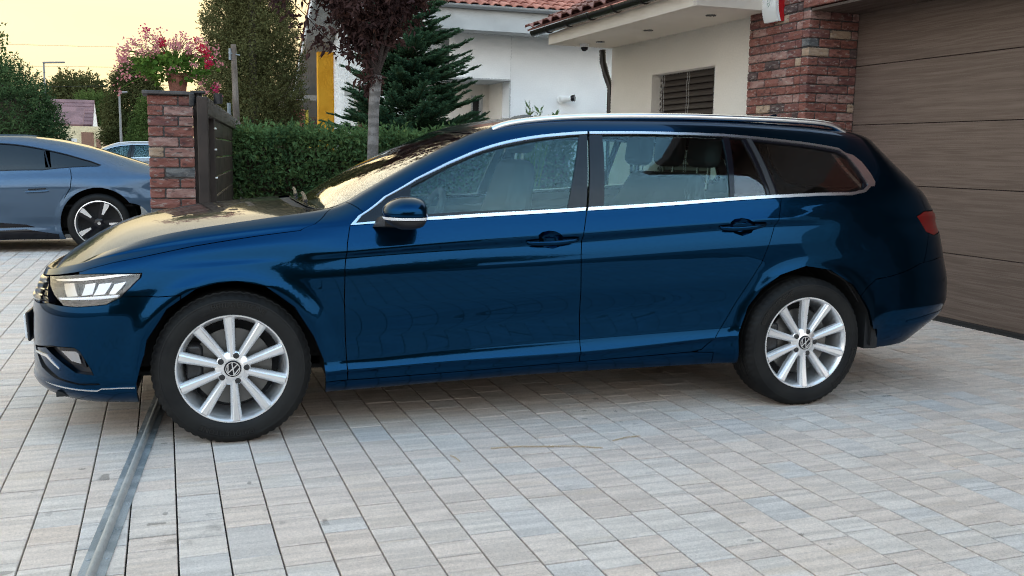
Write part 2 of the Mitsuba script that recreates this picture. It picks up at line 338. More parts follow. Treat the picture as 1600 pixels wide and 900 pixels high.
UV = {
 'dlo': [(.507, .821), (.937, .818), (1.593, .827), (2.062, .824), (2.37, .826), (2.619, .824), (3.045, .824), (3.142, .843), (3.201, .884), (3.207, .924), (3.21, .976), (3.211, 1.064), (3.205, 1.109), (3.181, 1.153), (2.957, 1.183), (2.652, 1.212), (2.519, 1.223), (2.053, 1.238), (1.759, 1.241), (1.531, 1.233), (1.36, 1.224), (1.192, 1.212), (1.028, 1.202), (.865, 1.18), (.7, 1.122), (.556, .961)],
 'glass_front': [(.762, .858), (.828, 1.129), (1.02, 1.174), (1.184, 1.188), (1.349, 1.197), (1.52, 1.21), (1.712, 1.222), (1.605, 1.032), (1.501, .841)],
 'sail': [(.577, .864), (.813, 1.128), (.747, .85)],
 'glass_rear': [(1.835, 1.22), (2.043, 1.221), (2.256, 1.216), (2.503, 1.205), (2.333, .828), (2.064, .834), (1.682, .844)],
 'glass_vent': [(2.538, 1.201), (2.612, 1.194), (2.546, .838), (2.358, .833)],
 'glass_quarter': [(2.664, 1.181), (2.935, 1.155), (3.147, 1.122), (3.187, 1.08), (3.174, .911), (3.154, .882), (3.105, .855), (3.051, .846), (2.609, .841)],
 'b_gap': [(1.786, 1.266), (1.716, 1.114), (1.595, .818), (1.585, .818), (1.706, 1.114), (1.776, 1.266)],
 'c_bar': [(2.636, 1.212), (2.667, 1.218), (2.59, .825), (2.558, .824)],
 'farch': [(-.37, .132), (-.336, .34), (-.254, .49), (-.137, .574), (-.052, .594), (.027, .596), (.138, .563), (.258, .467), (.338, .326), (.378, .217), (.389, .073)],
 'rarch': [(2.428, .003), (2.393, .151), (2.442, .301), (2.508, .38), (2.608, .439), (2.754, .469), (2.901, .44), (3.048, .355), (3.155, .225), (3.2, .108), (3.209, -.005)],
 'door_front_line': [(.504, .822), (.488, .752), (.475, .618), (.471, .479), (.476, .305), (.491, .083)],
 'b_line': [(1.596, .827), (1.568, .718), (1.559, .606), (1.565, .356), (1.574, .073)],
 'rear_line': [(2.623, .824), (2.584, .697), (2.504, .506), (2.381, .326), (2.255, .115), (2.211, .087), (2.153, .08)],
 'bump_line': [(-.412, .567), (-.36, .562), (-.29, .55)],
 'hl': [(-.859, .749), (-.632, .729), (-.465, .703), (-.35, .685), (-.353, .663), (-.382, .612), (-.415, .564), (-.469, .533), (-.605, .528), (-.68, .537), (-.755, .606), (-.827, .678)],
 'hoodcut': [(-.563, .758), (-.456, .771), (-.369, .775), (-.152, .797), (.108, .811), (.294, .818), (.364, .945), (.41, 1.083), (.455, 1.246)],
 'recess_f': [(1.351, .724), (1.371, .736), (1.402, .74), (1.432, .735), (1.456, .722), (1.47, .702), (1.462, .662), (1.424, .652), (1.381, .661), (1.359, .689)],
 'recess_r': [(2.325, .718), (2.348, .733), (2.39, .737), (2.424, .727), (2.453, .706), (2.469, .679), (2.445, .654), (2.395, .643), (2.355, .657), (2.334, .683)],
 'fogarea': [(-.97, .248), (-.766, .29), (-.624, .298), (-.593, .28), (-.548, .205), (-.509, .124), (-.605, .117), (-.748, .132), (-.873, .163)],
 'fog': [(-.754, .281), (-.624, .29), (-.598, .278), (-.577, .201), (-.656, .213)],
 'blade': [(-.922, .245), (-.82, .267), (-.712, .217), (-.619, .171), (-.514, .166), (-.511, .136), (-.603, .128), (-.717, .142), (-.827, .184)],
 'chr2': [(-.941, .231), (-.804, .239), (-.714, .187), (-.714, .181), (-.814, .226), (-.943, .222)],
 'lip': [(-1.05, .096), (-.721, .099), (-.603, .096), (-.518, .096), (-.501, .106), (-.43, .11), (-.375, .112), (-.375, .105), (-.43, .102), (-.499, .099), (-.518, .087), (-.602, .087), (-.719, .09), (-1.05, .106)],
 'drl_top': [(-.814, .725), (-.634, .706), (-.488, .698), (-.354, .694), (-.35, .686), (-.487, .686), (-.609, .691), (-.787, .706)],
 'drl_low': [(-.746, .597), (-.498, .585), (-.424, .581), (-.428, .568), (-.497, .567), (-.734, .581)],
 'refl1': [(-.783, .694), (-.691, .691), (-.646, .615), (-.718, .614)],
 'refl2': [(-.611, .678), (-.551, .678), (-.559, .614), (-.622, .613)],
 'refl3': [(-.531, .67), (-.467, .667), (-.497, .601), (-.553, .605)],
 'refl4': [(-.454, .657), (-.404, .661), (-.447, .59), (-.475, .598)],
 'refl5': [(-.706, .573), (-.592, .568), (-.515, .567), (-.541, .533), (-.662, .529)],
}
def PG(*pts): return Polygon(pts).buffer(0)
def both(name, key, mesh, nrm, mat, side='both', label=None):
    "a part on the near (left) flank and its twin on the far one"
    a = put(name, mesh, mat, key, normals=nrm, label=label)
    if side == 'both':
        m, n = mirror(mesh, nrm); put(name, m, mat, key, normals=n)
    return a
def bowl(poly, depth, reach):
    P, F = clip_mesh(poly, np.arange(poly.bounds[0]-.01, poly.bounds[2]+.01, .008), np.arange(poly.bounds[1]-.01, poly.bounds[3]+.01, .005))
    d = shapely.distance(shapely.points(P), poly.exterior)/reach
    off = -depth*np.sin(np.clip(d, 0, 1)*np.pi/2)
    X, _ = side_frame(P[:, 0], P[:, 1], off)
    m = trimesh.Trimesh(X, F, process=False); m.merge_vertices()
    return m
def band(p, r): return LineString(p).buffer(r, cap_style=2, join_style=1)
def rev(profile, n=96):
    "profile (r, y) turned about the y axis"
    p = np.asarray(profile, float); a = np.linspace(0, 2*np.pi, n, endpoint=False)
    v = np.stack([np.outer(np.cos(a), p[:, 0]), np.outer(np.ones(n), p[:, 1]), np.outer(np.sin(a), p[:, 0])], -1).reshape(-1, 3)
    i, j = np.meshgrid(np.arange(n), np.arange(len(p)-1), indexing='ij'); k = len(p)
    q = np.stack([i*k+j, ((i+1) % n)*k+j, ((i+1) % n)*k+j+1, i*k+j+1], -1).reshape(-1, 4)
    return trimesh.Trimesh(v, np.vstack([q[:, [0, 1, 2]], q[:, [0, 2, 3]]]), process=False)
def disc_y(r, y, n=48, r0=0.0): return rev([(max(r0, 1e-4), y), (r, y)], n)
def estate_wheel(parent, cx, y0, side, spin, text_a, R=.331):
    "side -1: outer face looks to -y. y0: plane of the rim edge"
    A = np.array([[1, 0, 0], [0, 1 if side < 0 else -1, 0], [0, 0, 1.0]]) @ roty(spin)
    t = (cx, y0, R)
    def P(name, mesh, mat, smooth=35, par=None, label=None):
        m = xf(mesh, A, t)
        if side > 0: m.faces = m.faces[:, ::-1]
        return put(name, m, mat, par or parent+'__wheel_x', smooth=smooth, label=label)
    w = free(parent+'__wheel')
    prof = [(.222, .03), (.226, .004), (.2335, -.003), (.240, -.009), (.258, -.0155), (.279, -.0165), (.292, -.0135), (.2935, -.0150), (.300, -.0135), (.3015, -.0095), (.3085, -.003), (.318, .008), (.3245, .016)]
    for g0, g1 in ((.022, .055), (.062, .100), (.108, .146), (.154, .188)):
        prof += [(.3255+.004*(g0 > .03), g0), (.331, g0+.003), (.331, g1-.003), (.3265, g1), (.321, g1+.001), (.321, g1+.006)]
    prof += [(.318, .203), (.296, .218), (.258, .222), (.222, .18)]
    ty = rev(prof, 180)
    rr = np.hypot(ty.vertices[:, 0], ty.vertices[:, 2]); an = np.arctan2(ty.vertices[:, 2], ty.vertices[:, 0])
    slot = (np.floor(an/(2*np.pi/180)+.5) % 3 == 0) & (rr > .316) & ((ty.vertices[:, 1] < .05) | (ty.vertices[:, 1] > .16))
    sc = np.where(slot, (rr-.0050)/rr, 1.0); ty.vertices[:, 0] *= sc; ty.vertices[:, 2] *= sc
    # contact: flatten the foot a little
    M = ty.vertices @ A.T; low = M[:, 2] < -(R-.004); M[low, 2] = -(R-.004)
    ty.vertices = M @ A
    t = (cx, y0, R-.004)
    k = P('tyre', ty, 'm_tyre', 28, w)
    lets = []
    for ta in text_a:
        tm = meshkit.text_mesh('BRIDGESTONE', .021, .0024, bold=True)
        v = tm.vertices; x = v[:, 0]-v[:, 0].mean(); yv = v[:, 1]; rad = .268+yv
        ph = ta-(x*1.12)/.277*1.0
        depth = -.0162-.0014*np.sign(v[:, 2]-.001) if False else -.0166-v[:, 2]
        lets.append(trimesh.Trimesh(np.stack([rad*np.cos(ph), depth, rad*np.sin(ph)], -1), tm.faces, process=False))
    Ainv = roty(-spin)
    for lt in lets: P('lettering', xf(lt, Ainv), 'm_tyre_letter', False, w, label='raised tyre lettering reading BRIDGESTONE')   # angles are given in the car's frame
    rim = rev([(.2345, .010), (.2355, -.001), (.2325, -.0065), (.2275, -.0065), (.2235, -.001), (.219, .006), (.212, .022), (.206, .05), (.203, .10), (.200, .17)], 120)
    rk = P('rim', rim, 'm_alloy', 40, w)
    P('barrel', rev([(.215, .165), (.001, .170)], 60), 'm_black_matte', False, w)
    # ten spokes, each with a raised rib between bevelled flanks
    sp = []
    for r, yf, hw, d in ((.045, .006, .0155, .030), (.085, .008, .0170, .034), (.15, .004, .0198, .034), (.205, -.0030, .0228, .030), (.2245, -.0055, .0242, .022)):
        sp.append([(-hw, yf+d), (-hw, yf+.010), (-hw*.80, yf+.0045), (-hw*.38, yf+.0038), (-hw*.30, yf), (hw*.30, yf), (hw*.38, yf+.0038), (hw*.80, yf+.0045), (hw, yf+.010), (hw, yf+d)])
    rs = [.045, .085, .15, .205, .2245]; S = []
    for r, sec in zip(rs, sp): S += [(x, y, r) for x, y in sec]
    S = np.array(S); n = 10; f = []
    for a in range(len(rs)-1):
        for b in range(n-1): f += [(a*n+b, a*n+b+1, (a+1)*n+b+1), (a*n+b, (a+1)*n+b+1, (a+1)*n+b)]
    spoke = trimesh.Trimesh(S, f, process=False)
    rib = []
    for r, yf, h0, h1 in ((.050, .0035, .0075, .0052), (.085, .0045, .0086, .0060), (.15, -.0005, .0108, .0076), (.205, -.0070, .0136, .0098), (.2245, -.0090, .0150, .0110)):
        rib += [(-h0, yf+.012, r), (-h0, yf+.003, r), (-h1, yf, r), (h1, yf, r), (h0, yf+.003, r), (h0, yf+.012, r)]
    fr = []
    for a in range(4):
        for b in range(5): fr += [(a*6+b, a*6+b+1, (a+1)*6+b+1), (a*6+b, (a+1)*6+b+1, (a+1)*6+b)]
    rib = trimesh.Trimesh(np.array(rib), np.array(fr), process=False)
    for q in range(10):
        P('spoke', xf(spoke, roty(q*2*np.pi/10)), 'm_alloy_paint', 22, rk)
        P('spoke_rib', xf(rib, roty(q*2*np.pi/10)), 'm_alloy', 22, rk)
    P('hub', rev([(.074, .034), (.073, .016), (.066, .010), (.040, .004), (.036, .004), (.034, .012), (.001, .012)], 60), 'm_alloy', 40, rk)
    for q in range(5):
        a = q*2*np.pi/5; c = np.array([.0575*math.cos(a), 0, .0575*math.sin(a)])
        P('bolt', xf(rev([(.0125, .016), (.0125, .004), (.0105, .0025), (.001, .0025)], 20), None, c), 'm_black_trim', 40, rk)
    P('centre_cap', rev([(.0345, .010), (.0345, .0015), (.033, -.0005), (.001, -.0015)], 48), 'm_black_gloss', 40, rk)
    ring = Polygon([(.0300*math.cos(a), .0300*math.sin(a)) for a in np.linspace(0, 2*np.pi, 60)])
    L = unary_union([ring.difference(ring.buffer(-.0030)), LineString([(-.0125, .026), (-.0001, -.001), (.0125, .026)]).buffer(.0023, cap_style=2, join_style=2),
                     LineString([(-.0255, .013), (-.0130, -.0235), (-.0001, .0035), (.0130, -.0235), (.0255, .013)]).buffer(.0023, cap_style=2, join_style=2)]).intersection(ring)
    em = extrude(L, .0012); em.vertices = em.vertices[:, [0, 2, 1]]*[1, -1, 1]-[0, .0012, 0]; em.faces = em.faces[:, ::-1]
    P('emblem', xf(em, Ainv @ roty(.35)), 'm_chrome', False, rk)
    P('brake_disc', rev([(.165, .085), (.165, .070), (.075, .070), (.074, .045), (.001, .045)], 72), 'm_brake', 30, w)
    cal = xf(rbox(.07, .08, .16, .02, 3), None, (-.155, .09, .02)); P('caliper', xf(cal, Ainv), 'm_black_trim', 30, w)
    return w

def estate(label, category, paint, detail=True):
    K = thing('estate_car', label, category)
    U = {k: Polygon(v).buffer(0) if k not in ('door_front_line', 'b_line', 'rear_line', 'bump_line', 'hoodcut') else v for k, v in UV.items()}
    FULL = sbox(-1.25, 0, 4.1, V_TOP)
    ext = lambda pts: Polygon([(pts[0][0], -.2)]+list(pts)+[(pts[-1][0], -.2)])
    arch = ext(UV['farch']).union(ext(UV['rarch']))
    dlo = U['dlo'].buffer(.03).buffer(-.03)
    SE = [(.3972, .0837), (.9388, .0805), (1.5579, .0775), (2.1534, .0799)]
    hc = UV['hoodcut']
    hood_s = PG((-1.25, .758), (-.95, .760), (-.75, .752), (-.60, .748), *hc, (.50, V_TOP+.01), (-1.25, V_TOP+.01))
    hl = U['hl'].buffer(.012).buffer(-.012)
    grille = PG((-1.25, .535), (-.90, .540), (-.80, .555), (-.845, .66), (-.88, .745), (-1.25, .752))
    bl = UV['bump_line']
    bumper = PG((-1.25, -.1), (-.2, -.1), (-.2, bl[-1][1]), *bl[::-1], (-.4685, .533), (-.6045, .5286), (-.69, .537), (-.80, .552), (-.90, .537), (-1.25, .532)).difference(arch)
    fdoor = PG(*UV['door_front_line'][:-1], (.486, SE[0][1]), *SE[1:2], (1.5743, SE[2][1]), *UV['b_line'][::-1])
    rdoor = PG(*UV['b_line'], (1.5743, SE[2][1]), *[(2.1, .0795)], *UV['rear_line'][::-1])
    sill = PG((.37, -.1), (.37, .0837), *SE, (2.28, .07), (2.30, -.1)).difference(arch)
    tail = PG((3.325, .722), (3.40, .747), (3.63, .748), (3.93, .742), (3.93, .632), (3.6, .612), (3.46, .600), (3.385, .620)).buffer(.008).buffer(-.008)
    rbump = PG((3.0957, .2999), (3.2216, .3937), (3.3169, .4514), (3.45, .47), (4.1, .47), (4.1, -.1), (3.05, -.1)).difference(arch)
    hatch = PG((3.52, V_TOP+.01), (3.50, 1.25), (3.50, .95), (3.43, .80), (3.43, .74), (3.40, .62), (3.335, .4514), (3.45, .47), (4.1, .47), (4.1, V_TOP+.01))
    rglass = PG((3.60, 1.285), (3.57, 1.1), (3.58, .88), (3.70, .855), (4.1, .855), (4.1, 1.285)).buffer(.02).buffer(-.02)
    fog = U['fogarea'].buffer(.01).buffer(-.01)
    rec = U['recess_f'].union(U['recess_r'])
    g = .0022
    def panel(name, poly, mat=paint, off=0.0, fl=.014, side='both', label=None, gap=g):
        poly = poly.intersection(FULL).buffer(-gap)
        m, n = skin(poly, side_frame, US, VS, off, fl)
        return both(name, K, m, n, mat, side, label)
    panel('front_bumper', bumper.difference(fog).difference(hl))
    fend = PG((-.70, .0), (-.70, .9), *hc[:-1], (.455, V_TOP), (.56, V_TOP), (.585, 1.0), (.5563, .957), (.535, .90), (.504, .8172), *UV['door_front_line'][1:-1], (.486, .0837), (.37, .0837), (.37, -.1), (-.7, -.1)).difference(arch).difference(bumper).difference(hl).difference(hood_s).difference(sill)
    panel('fender', fend.intersection(sbox(-.62, -.1, .7, 2)))
    fd = panel('front_door', fdoor.difference(dlo).difference(rec))
    rd = panel('rear_door', rdoor.difference(dlo).difference(rec))
    panel('sill', sill)
    apil = PG((.56, V_TOP+.01), (.587, 1.0), (.5563, .957), (.7, .95), (1.2, 1.1), (1.2, V_TOP+.01))
    body = FULL.difference(unary_union([arch, hood_s, grille, bumper, fend, fdoor, rdoor, sill, dlo, tail, rbump, hatch, hl])).intersection(sbox(.5, -.1, 4.1, 2)).buffer(-.004).buffer(.004)
    panel('body_side', body, gap=.0015)
    panel('rear_bumper', rbump)
    panel('tail_light', tail, 'm_red_lens', -.002)
    panel('tailgate', hatch.difference(tail).difference(rglass))
    panel('rear_window', rglass, 'm_black_gloss', -.003)
    # side window surround: chrome strip, black trim, panes
    gap = U['b_gap'].buffer(.0006)
    panel('chrome_strip', dlo.buffer(.001).difference(dlo.buffer(-.0155)).difference(gap), 'm_satin', .004, .010, gap=0)
    panes = [U[k].buffer(.012).buffer(-.012) for k in ('glass_front', 'glass_rear', 'glass_vent', 'glass_quarter')]
    cb = U['c_bar']
    panel('window_trim', dlo.buffer(-.014).difference(unary_union(panes)).difference(gap).difference(cb.buffer(.002)), 'm_black_gloss', -.001, .022, gap=0)
    panel('pillar_trim', cb.buffer(-.001).intersection(dlo), 'm_black_trim', .003, .01, gap=0)
    for nm, p, mt in zip(('front_window', 'rear_door_window', 'vent_window', 'quarter_window'), panes, ('m_glass', 'm_glass', 'm_glass_dark', 'm_glass_dark')):
        panel(nm, p.buffer(.006), mt, -.008, 0, gap=0)
    # hood, windscreen, roof
    tops = {}
    cowl = [(.29, 0), (.296, .35), (.325, .7), (.395, .9), (.445, .985), (.452, 1.0)]
    wsb = [(.352, 0), (.36, .35), (.385, .7), (.425, .9), (.468, .975)]
    wst = [(1.165, 0), (1.168, .5), (1.18, .8), (1.205, .968)]
    sym = lambda c: [(a, -b) for a, b in c[::-1] if b > 0]+list(c)
    hood_t = Polygon([(-1.25, 1.0), (-1.25, -1.0)]+sym(cowl)).buffer(0)
    ws = Polygon(sym(wsb)+sym(wst)[::-1]).buffer(0)
    rf = Polygon(sym([(1.171, 0), (1.174, .5), (1.186, .8), (1.211, .972), (1.20, 1.0)])+[(4.1, 1.0), (4.1, -1.0)]).buffer(0)
    apt = [Polygon([(.56, s*1.0), (.475, s*.982), (.47, s*.978)] + [(1.205, s*.972), (1.215, s*1.0)]).buffer(0) for s in (1, -1)]
    cw = Polygon(sym(cowl)+sym(wsb)[::-1]).buffer(0)
    UT = US[US < 3.5]; UT = np.unique(np.concatenate([US]))
    def tskin(p, off=0.0, fl=.012): return skin(p, top_frame, UT, TS, off, fl)
    m1, n1 = skin(hood_s.intersection(FULL).buffer(-g), side_frame, US, VS, 0, .014); m2, n2 = mirror(m1, n1)
    m3_, n3 = tskin(hood_t.buffer(0), 0, .0)
    put('hood', cat([m1, m2, m3_]), paint, K, normals=np.vstack([n1, n2, n3]))
    a, b = tskin(ws.buffer(-.002), -.002, 0); put('windscreen', a, 'm_glass_screen', K, normals=b, label='windscreen mirroring the bright evening sky')
    fr = ws.buffer(-.001).difference(ws.buffer(-.022)); a, b = tskin(fr, -.005, 0); put('windscreen_border', a, 'm_black_trim', K, normals=b)
    a, b = tskin(rf, 0, .012); put('roof', a, paint, K, normals=b)
    for p in apt:
        a, b = tskin(p, 0, .012); put('pillar', a, paint, K, normals=b)
    a, b = tskin(cw, -.012, 0); put('cowl', a, 'm_black_matte', K, normals=b)
    # headlights
    for sgn in (1,):
        m, n = skin(hl.buffer(-.002), side_frame, US, VS, 0.001, .0); h = both('headlight', K, m, n, 'm_glass_clear')
        m, n = skin(hl.buffer(-.001), side_frame, US, VS, -.055, -.055); 
        h1 = h[:-0] if False else h
        twin = K+'__headlight_001'
        for parent, mir in ((h, False), (twin, True)):
            def sub(name, mesh, nrm, mat):
                if mir: mesh, nrm = mirror(mesh, nrm)
                put(name, mesh, mat, parent, normals=nrm)
            sub('housing', m, n, 'm_black_trim')
            for q in ('drl_top', 'drl_low'):
                a, b = skin(U[q].intersection(hl), side_frame, US, VS, -.010, .02); sub('light_bar', a, b, 'm_white_lens' if q == 'drl_low' else 'm_satin')
            for q in ('refl1', 'refl2', 'refl3', 'refl4'):
                a, b = skin(U[q].intersection(hl), side_frame, np.linspace(-1.25, -.35, 200), VS, -.034, .015); sub('reflector', a, b, 'm_reflector')
    # grille, plate, lower intake
    m, n = skin(grille, side_frame, US, VS, -.035, -.034); both('grille', K, m, n, 'm_black_gloss')
    for v in (.565, .605, .65, .70):
        m, n = skin(band([(-1.25, v), (-.87, v)], .005).intersection(grille.buffer(.02)), side_frame, US, VS, .006 if v > .6 else .010, .03); both('grille_bar', K, m, n, 'm_chrome')
    m, n = skin(fog, side_frame, US, VS, -.03, -.03); fa = both('air_intake', K, m, n, 'm_black_trim')
    a, b = skin(U['blade'].buffer(.004), side_frame, US, VS, .0, .025); both('intake_blade', K, a, b, paint)
    a, b = skin(U['fog'].buffer(.002), side_frame, US, VS, -.016, .01); both('fog_surround', K, a, b, 'm_black_gloss')
    a, b = skin(U['fog'].buffer(-.014), side_frame, US, VS, -.010, .01); both('fog_lamp', K, a, b, 'm_reflector')
    a, b = skin(U['chr2'].buffer(.001), side_frame, US, VS, .004, .01); both('intake_trim', K, a, b, 'm_chrome')
    a, b = skin(U['lip'].buffer(-.0012), side_frame, US, VS, .0035, .012); both('bumper_trim', K, a, b, 'm_satin')
    a, b = skin(PG((3.27, .136), (3.39, .150), (3.6, .152), (4.1, .152), (4.1, .140), (3.6, .141), (3.39, .140), (3.27, .127)).difference(arch), side_frame, US, VS, .003, .008); both('bumper_line', K, a, b, paint)
    put('number_plate', xf(cat([rbox(.012, .52, .112, .004, 2)]), roty(-.05), (-.905, 0, .432)), 'm_white_lens', K, smooth=30)
    put('plate_holder', xf(rbox(.014, .54, .135, .006, 2), roty(-.05), (-.893, 0, .432)), 'm_black_trim', K, smooth=30)
    # roof rails
    rp = [(1.20, 1.377), (1.262, 1.400), (1.373, 1.421), (1.634, 1.446), (1.972, 1.459), (2.3, 1.464), (2.691, 1.462), (2.95, 1.455), (3.075, 1.443), (3.125, 1.424), (3.16, 1.405)]
    rx = PC([a for a, _ in rp], [b for _, b in rp]); xs = np.linspace(1.20, 3.16, 70)
    for s in (-1, 1):
        pts = np.stack([xs, s*(TOP_W(xs)+.012), rx(xs)-.014], -1)
        rail = tube(pts, .0165, 12); put('roof_rail', rail, 'm_satin', K, smooth=40)
    fin = trimesh.convex.convex_hull(np.array([(2.93, -.018, 1.452), (2.93, .018, 1.452), (3.10, -.02, 1.446), (3.10, .02, 1.446), (3.07, -.004, 1.505), (3.07, .004, 1.505), (3.095, 0, 1.508), (3.02, 0, 1.488)]))
    put('antenna_fin', fin, paint, K, smooth=30)
    # wheel wells, floor
    for s in (-1, 1):
        for cx in (0, 2.787):
            a = np.linspace(-.08, np.pi+.12, 30); q = [(cx+.405*math.cos(t), .325+.405*math.sin(t)) for t in a]
            v = np.array([(x, s*.862, z) for x, z in q]+[(x, s*.52, z) for x, z in q]); k = len(q); i = np.arange(k-1)
            f = np.vstack([np.stack([i, i+1, i+1+k], 1), np.stack([i, i+1+k, i+k], 1), np.stack([i*0+k, i+k, i+1+k], 1)])
            put('wheel_well', trimesh.Trimesh(v, f, process=False), 'm_black_matte', K)
    fl = cat([box(.42, 2.36, -.80, .80, .225, .245), box(-.78, 3.62, -.50, .50, .23, .25), box(3.2, 3.5, -.6, .6, .33, .35), box(-.72, -.40, -.70, .70, .20, .22),
              box(-.60, .40, -.62, .62, .60, .62), box(.40, .43, -.78, .78, .25, .93)])  # last plates: unseen, added in the engine bay to block light through gaps
    put('floor', fl, 'm_black_matte', K)
    for s in (-1, 1): put('splash_panel', box(3.17, 3.25, min(s*.838, s*.5), max(s*.838, s*.5), .272, .60), 'm_black_matte', K)
    # cabin: inner shell, dashboard, seats, steering wheel
    ins = PG((.42, .1), (.42, .80), (3.40, .80), (3.40, .1)).difference(arch.buffer(.03))
    m, n = skin(ins, side_frame, US[::2], VS[::2], -.075, 0); both('door_card', K, m, n, 'm_interior')
    m, n = skin(PG((.95, V_TOP), (.95, 1.30), (1.4, 1.285), (3.2, 1.28), (3.3, V_TOP)), side_frame, US[::2], VS[::2], -.03, 0); ha, na = tskin(rf.intersection(sbox(1.2, -1, 3.4, 1)), -.035, 0)
    m2, n2 = mirror(m, n); put('headliner', cat([m, m2, ha]), 'm_headliner', K, normals=np.vstack([n, n2, na]))
    dash = trimesh.convex.convex_hull(np.array([(x, s*w, z) for s in (-1, 1) for x, w, z in ((.45, .74, .55), (.45, .74, .96), (.60, .74, 1.0), (.82, .72, .95), (.86, .72, .80), (.80, .72, .55))]))
    put('dashboard', dash, 'm_interior', K, smooth=30)
    def seat(x, y, w, hr=True, back=.62):
        s = free(K+'__seat')
        put('cushion', xf(rbox(.50, w, .17, .06, 4), roty(-.12), (x-.02, y, .50)), 'm_seat', s, smooth=45)
        bk = m3.Manifold.batch_hull([m3.Manifold.sphere(r, 20).translate((xx, y+yy*w/2, zz)) for xx, zz, r, ww in ((x+.22, .52, .08, .8), (x+.30, .85, .085, .86), (x+.37, .55+back, .055, .66)) for yy in (-ww+.08, ww-.08)])
        put('backrest', to_tri(bk), 'm_seat', s, smooth=45)
        for yy in ((0,) if hr else (-.42, 0, .42)):
            hh = put('headrest', xf(rbox(.10, .26, .19, .045, 4), roty(.12), (x+.40, y+yy, .73+back)), 'm_seat', s, smooth=45)
            for q in (-.06, .06): put('post', tube([(x+.385, y+yy+q, .52+back), (x+.40, y+yy+q, .68+back)], .006, 8), 'm_chrome', hh, smooth=40)
    seat(1.02, -.37, .52); seat(1.24, .37, .52); seat(2.02, 0, 1.30, False, .56)
    sw = trimesh.creation.torus(.185, .017, major_sections=48, minor_sections=10)
    st = put('steering_wheel', xf(sw, roty(-1.12), (.93, -.37, .90)), 'm_interior', K, smooth=40)
    put('hub', xf(rbox(.06, .15, .10, .03, 3), roty(-1.12+np.pi/2), (.90, -.37, .89)), 'm_interior', st, smooth=40)
    for s in (-.12, .12): put('spoke', xf(rbox(.02, .13, .035, .01, 2), roty(.45), (.915, -.37+s, .89)), 'm_interior', st, smooth=40)
    put('inner_mirror', xf(rbox(.035, .22, .06, .015, 3), None, (1.13, 0, 1.29)), 'm_black_trim', K, smooth=40)
    put('parcel_cover', box(2.45, 3.35, -.70, .70, .93, .945), 'm_interior', K)
    # door mirrors
    for s in (-1, 1):
        sph = trimesh.creation.icosphere(4); v = sph.vertices
        e = 2.25; nrm = (np.abs(v)**e).sum(1)**(1/e); v = v/nrm[:, None]
        v = v*[.104, .118, .070]
        v[:, 0] = np.where(v[:, 0] > .06, .06+(v[:, 0]-.06)*.55, v[:, 0]); v[:, 2] *= 1-2.0*np.clip(-v[:, 0]-.03, 0, 1)
        full = trimesh.Trimesh(v, sph.faces, process=False)
        def cutz(z0, z1):
            mm = full
            for zz, nz in ((z0, 1), (z1, -1)):
                if abs(zz) < .5: mm = trimesh.intersections.slice_mesh_plane(mm, [0, 0, nz], [0, 0, zz], cap=False)
            return mm
        loc = (.725, s*1.005, .995)
        mk = put('door_mirror', xf(cutz(-.012, 1), None, loc), paint, K, smooth=True)
        put('indicator', xf(xf(cutz(-.026, -.014), np.diag([1.01, 1.01, 1]), None), None, loc), 'm_white_lens', mk, smooth=True)
        put('lower_shell', xf(cutz(-1, -.028), None, loc), 'm_black_trim', mk, smooth=True)
        put('seam', xf(xf(full, np.diag([.975, .975, .96])), None, loc), 'm_black_matte', mk, smooth=True)
        foot = trimesh.convex.convex_hull(np.array([(x, s*y, z) for x, y, z in ((.60, .86, .925), (.76, .86, .92), (.62, .86, .965), (.75, .86, .96), (.64, .95, .935), (.76, .95, .93), (.64, .95, .985), (.75, .95, .985))]))
        put('mirror_foot', foot, 'm_black_trim', mk, smooth=30)
    # handles and the hollows behind them
    for parent, rc, u0, u1 in ((fd, 'recess_f', 1.295, 1.548), (rd, 'recess_r', 2.27, 2.522)):
        for mir, par in ((False, parent), (True, parent+'_001')):
            bw = bowl(U[rc].buffer(.001), .030, .022)
            us = np.linspace(u0, u1, 26); h = np.sin(np.linspace(0, 1, 26)*np.pi)**.45
            c, nn = side_frame(us, np.full(26, .694), .004+.020*h)
            rings = []
            for kk in range(26):
                rad_v, rad_n = .0125*(.55+.45*h[kk]), .0085*(.5+.5*h[kk])
                upv = np.cross(nn[kk], [1, 0, 0]); upv /= np.linalg.norm(upv)
                aa = np.linspace(0, 2*np.pi, 12, endpoint=False)
                rings.append(c[kk]+np.outer(np.cos(aa)*rad_v, upv)+np.outer(np.sin(aa)*rad_n, nn[kk]))
            V = np.vstack(rings); i, j = np.meshgrid(np.arange(25), np.arange(12), indexing='ij')
            q = np.stack([i*12+j, i*12+(j+1) % 12, (i+1)*12+(j+1) % 12, (i+1)*12+j], -1).reshape(-1, 4)
            hd = trimesh.Trimesh(V, np.vstack([q[:, [0, 1, 2]], q[:, [0, 2, 3]]]), process=False)
            if mir: bw, hd = mirror(bw), mirror(hd)
            put('handle', hd, paint, par, smooth=True); put('handle_hollow', bw, paint, par, smooth=True)
    # wipers
    for y0, y1 in ((-.62, -.02), (.02, .62)):
        xs = np.linspace(0, 1, 8); z = lambda x, y: float(TOP_C(x))-.02*abs(y/.7)**2.3
        put('wiper', tube([(.335+.03*t, y0+(y1-y0)*t, 1.032-.012*abs(t-.5)+.012*t) for t in xs], .009, 6), 'm_black_trim', K, smooth=40)
    return K
CAR = estate('dark blue estate car with silver roof rails and ten spoke wheels on the paving', 'car', 'm_paint')
for cx, sp, ta in ((0.0, -.05, (math.radians(84), math.radians(264))), (2.787, -.03, (math.radians(135), math.radians(-30)))):
    estate_wheel(CAR, cx, -.885, -1, sp, ta)
    estate_wheel(CAR, cx, .885, 1, 0., ta)
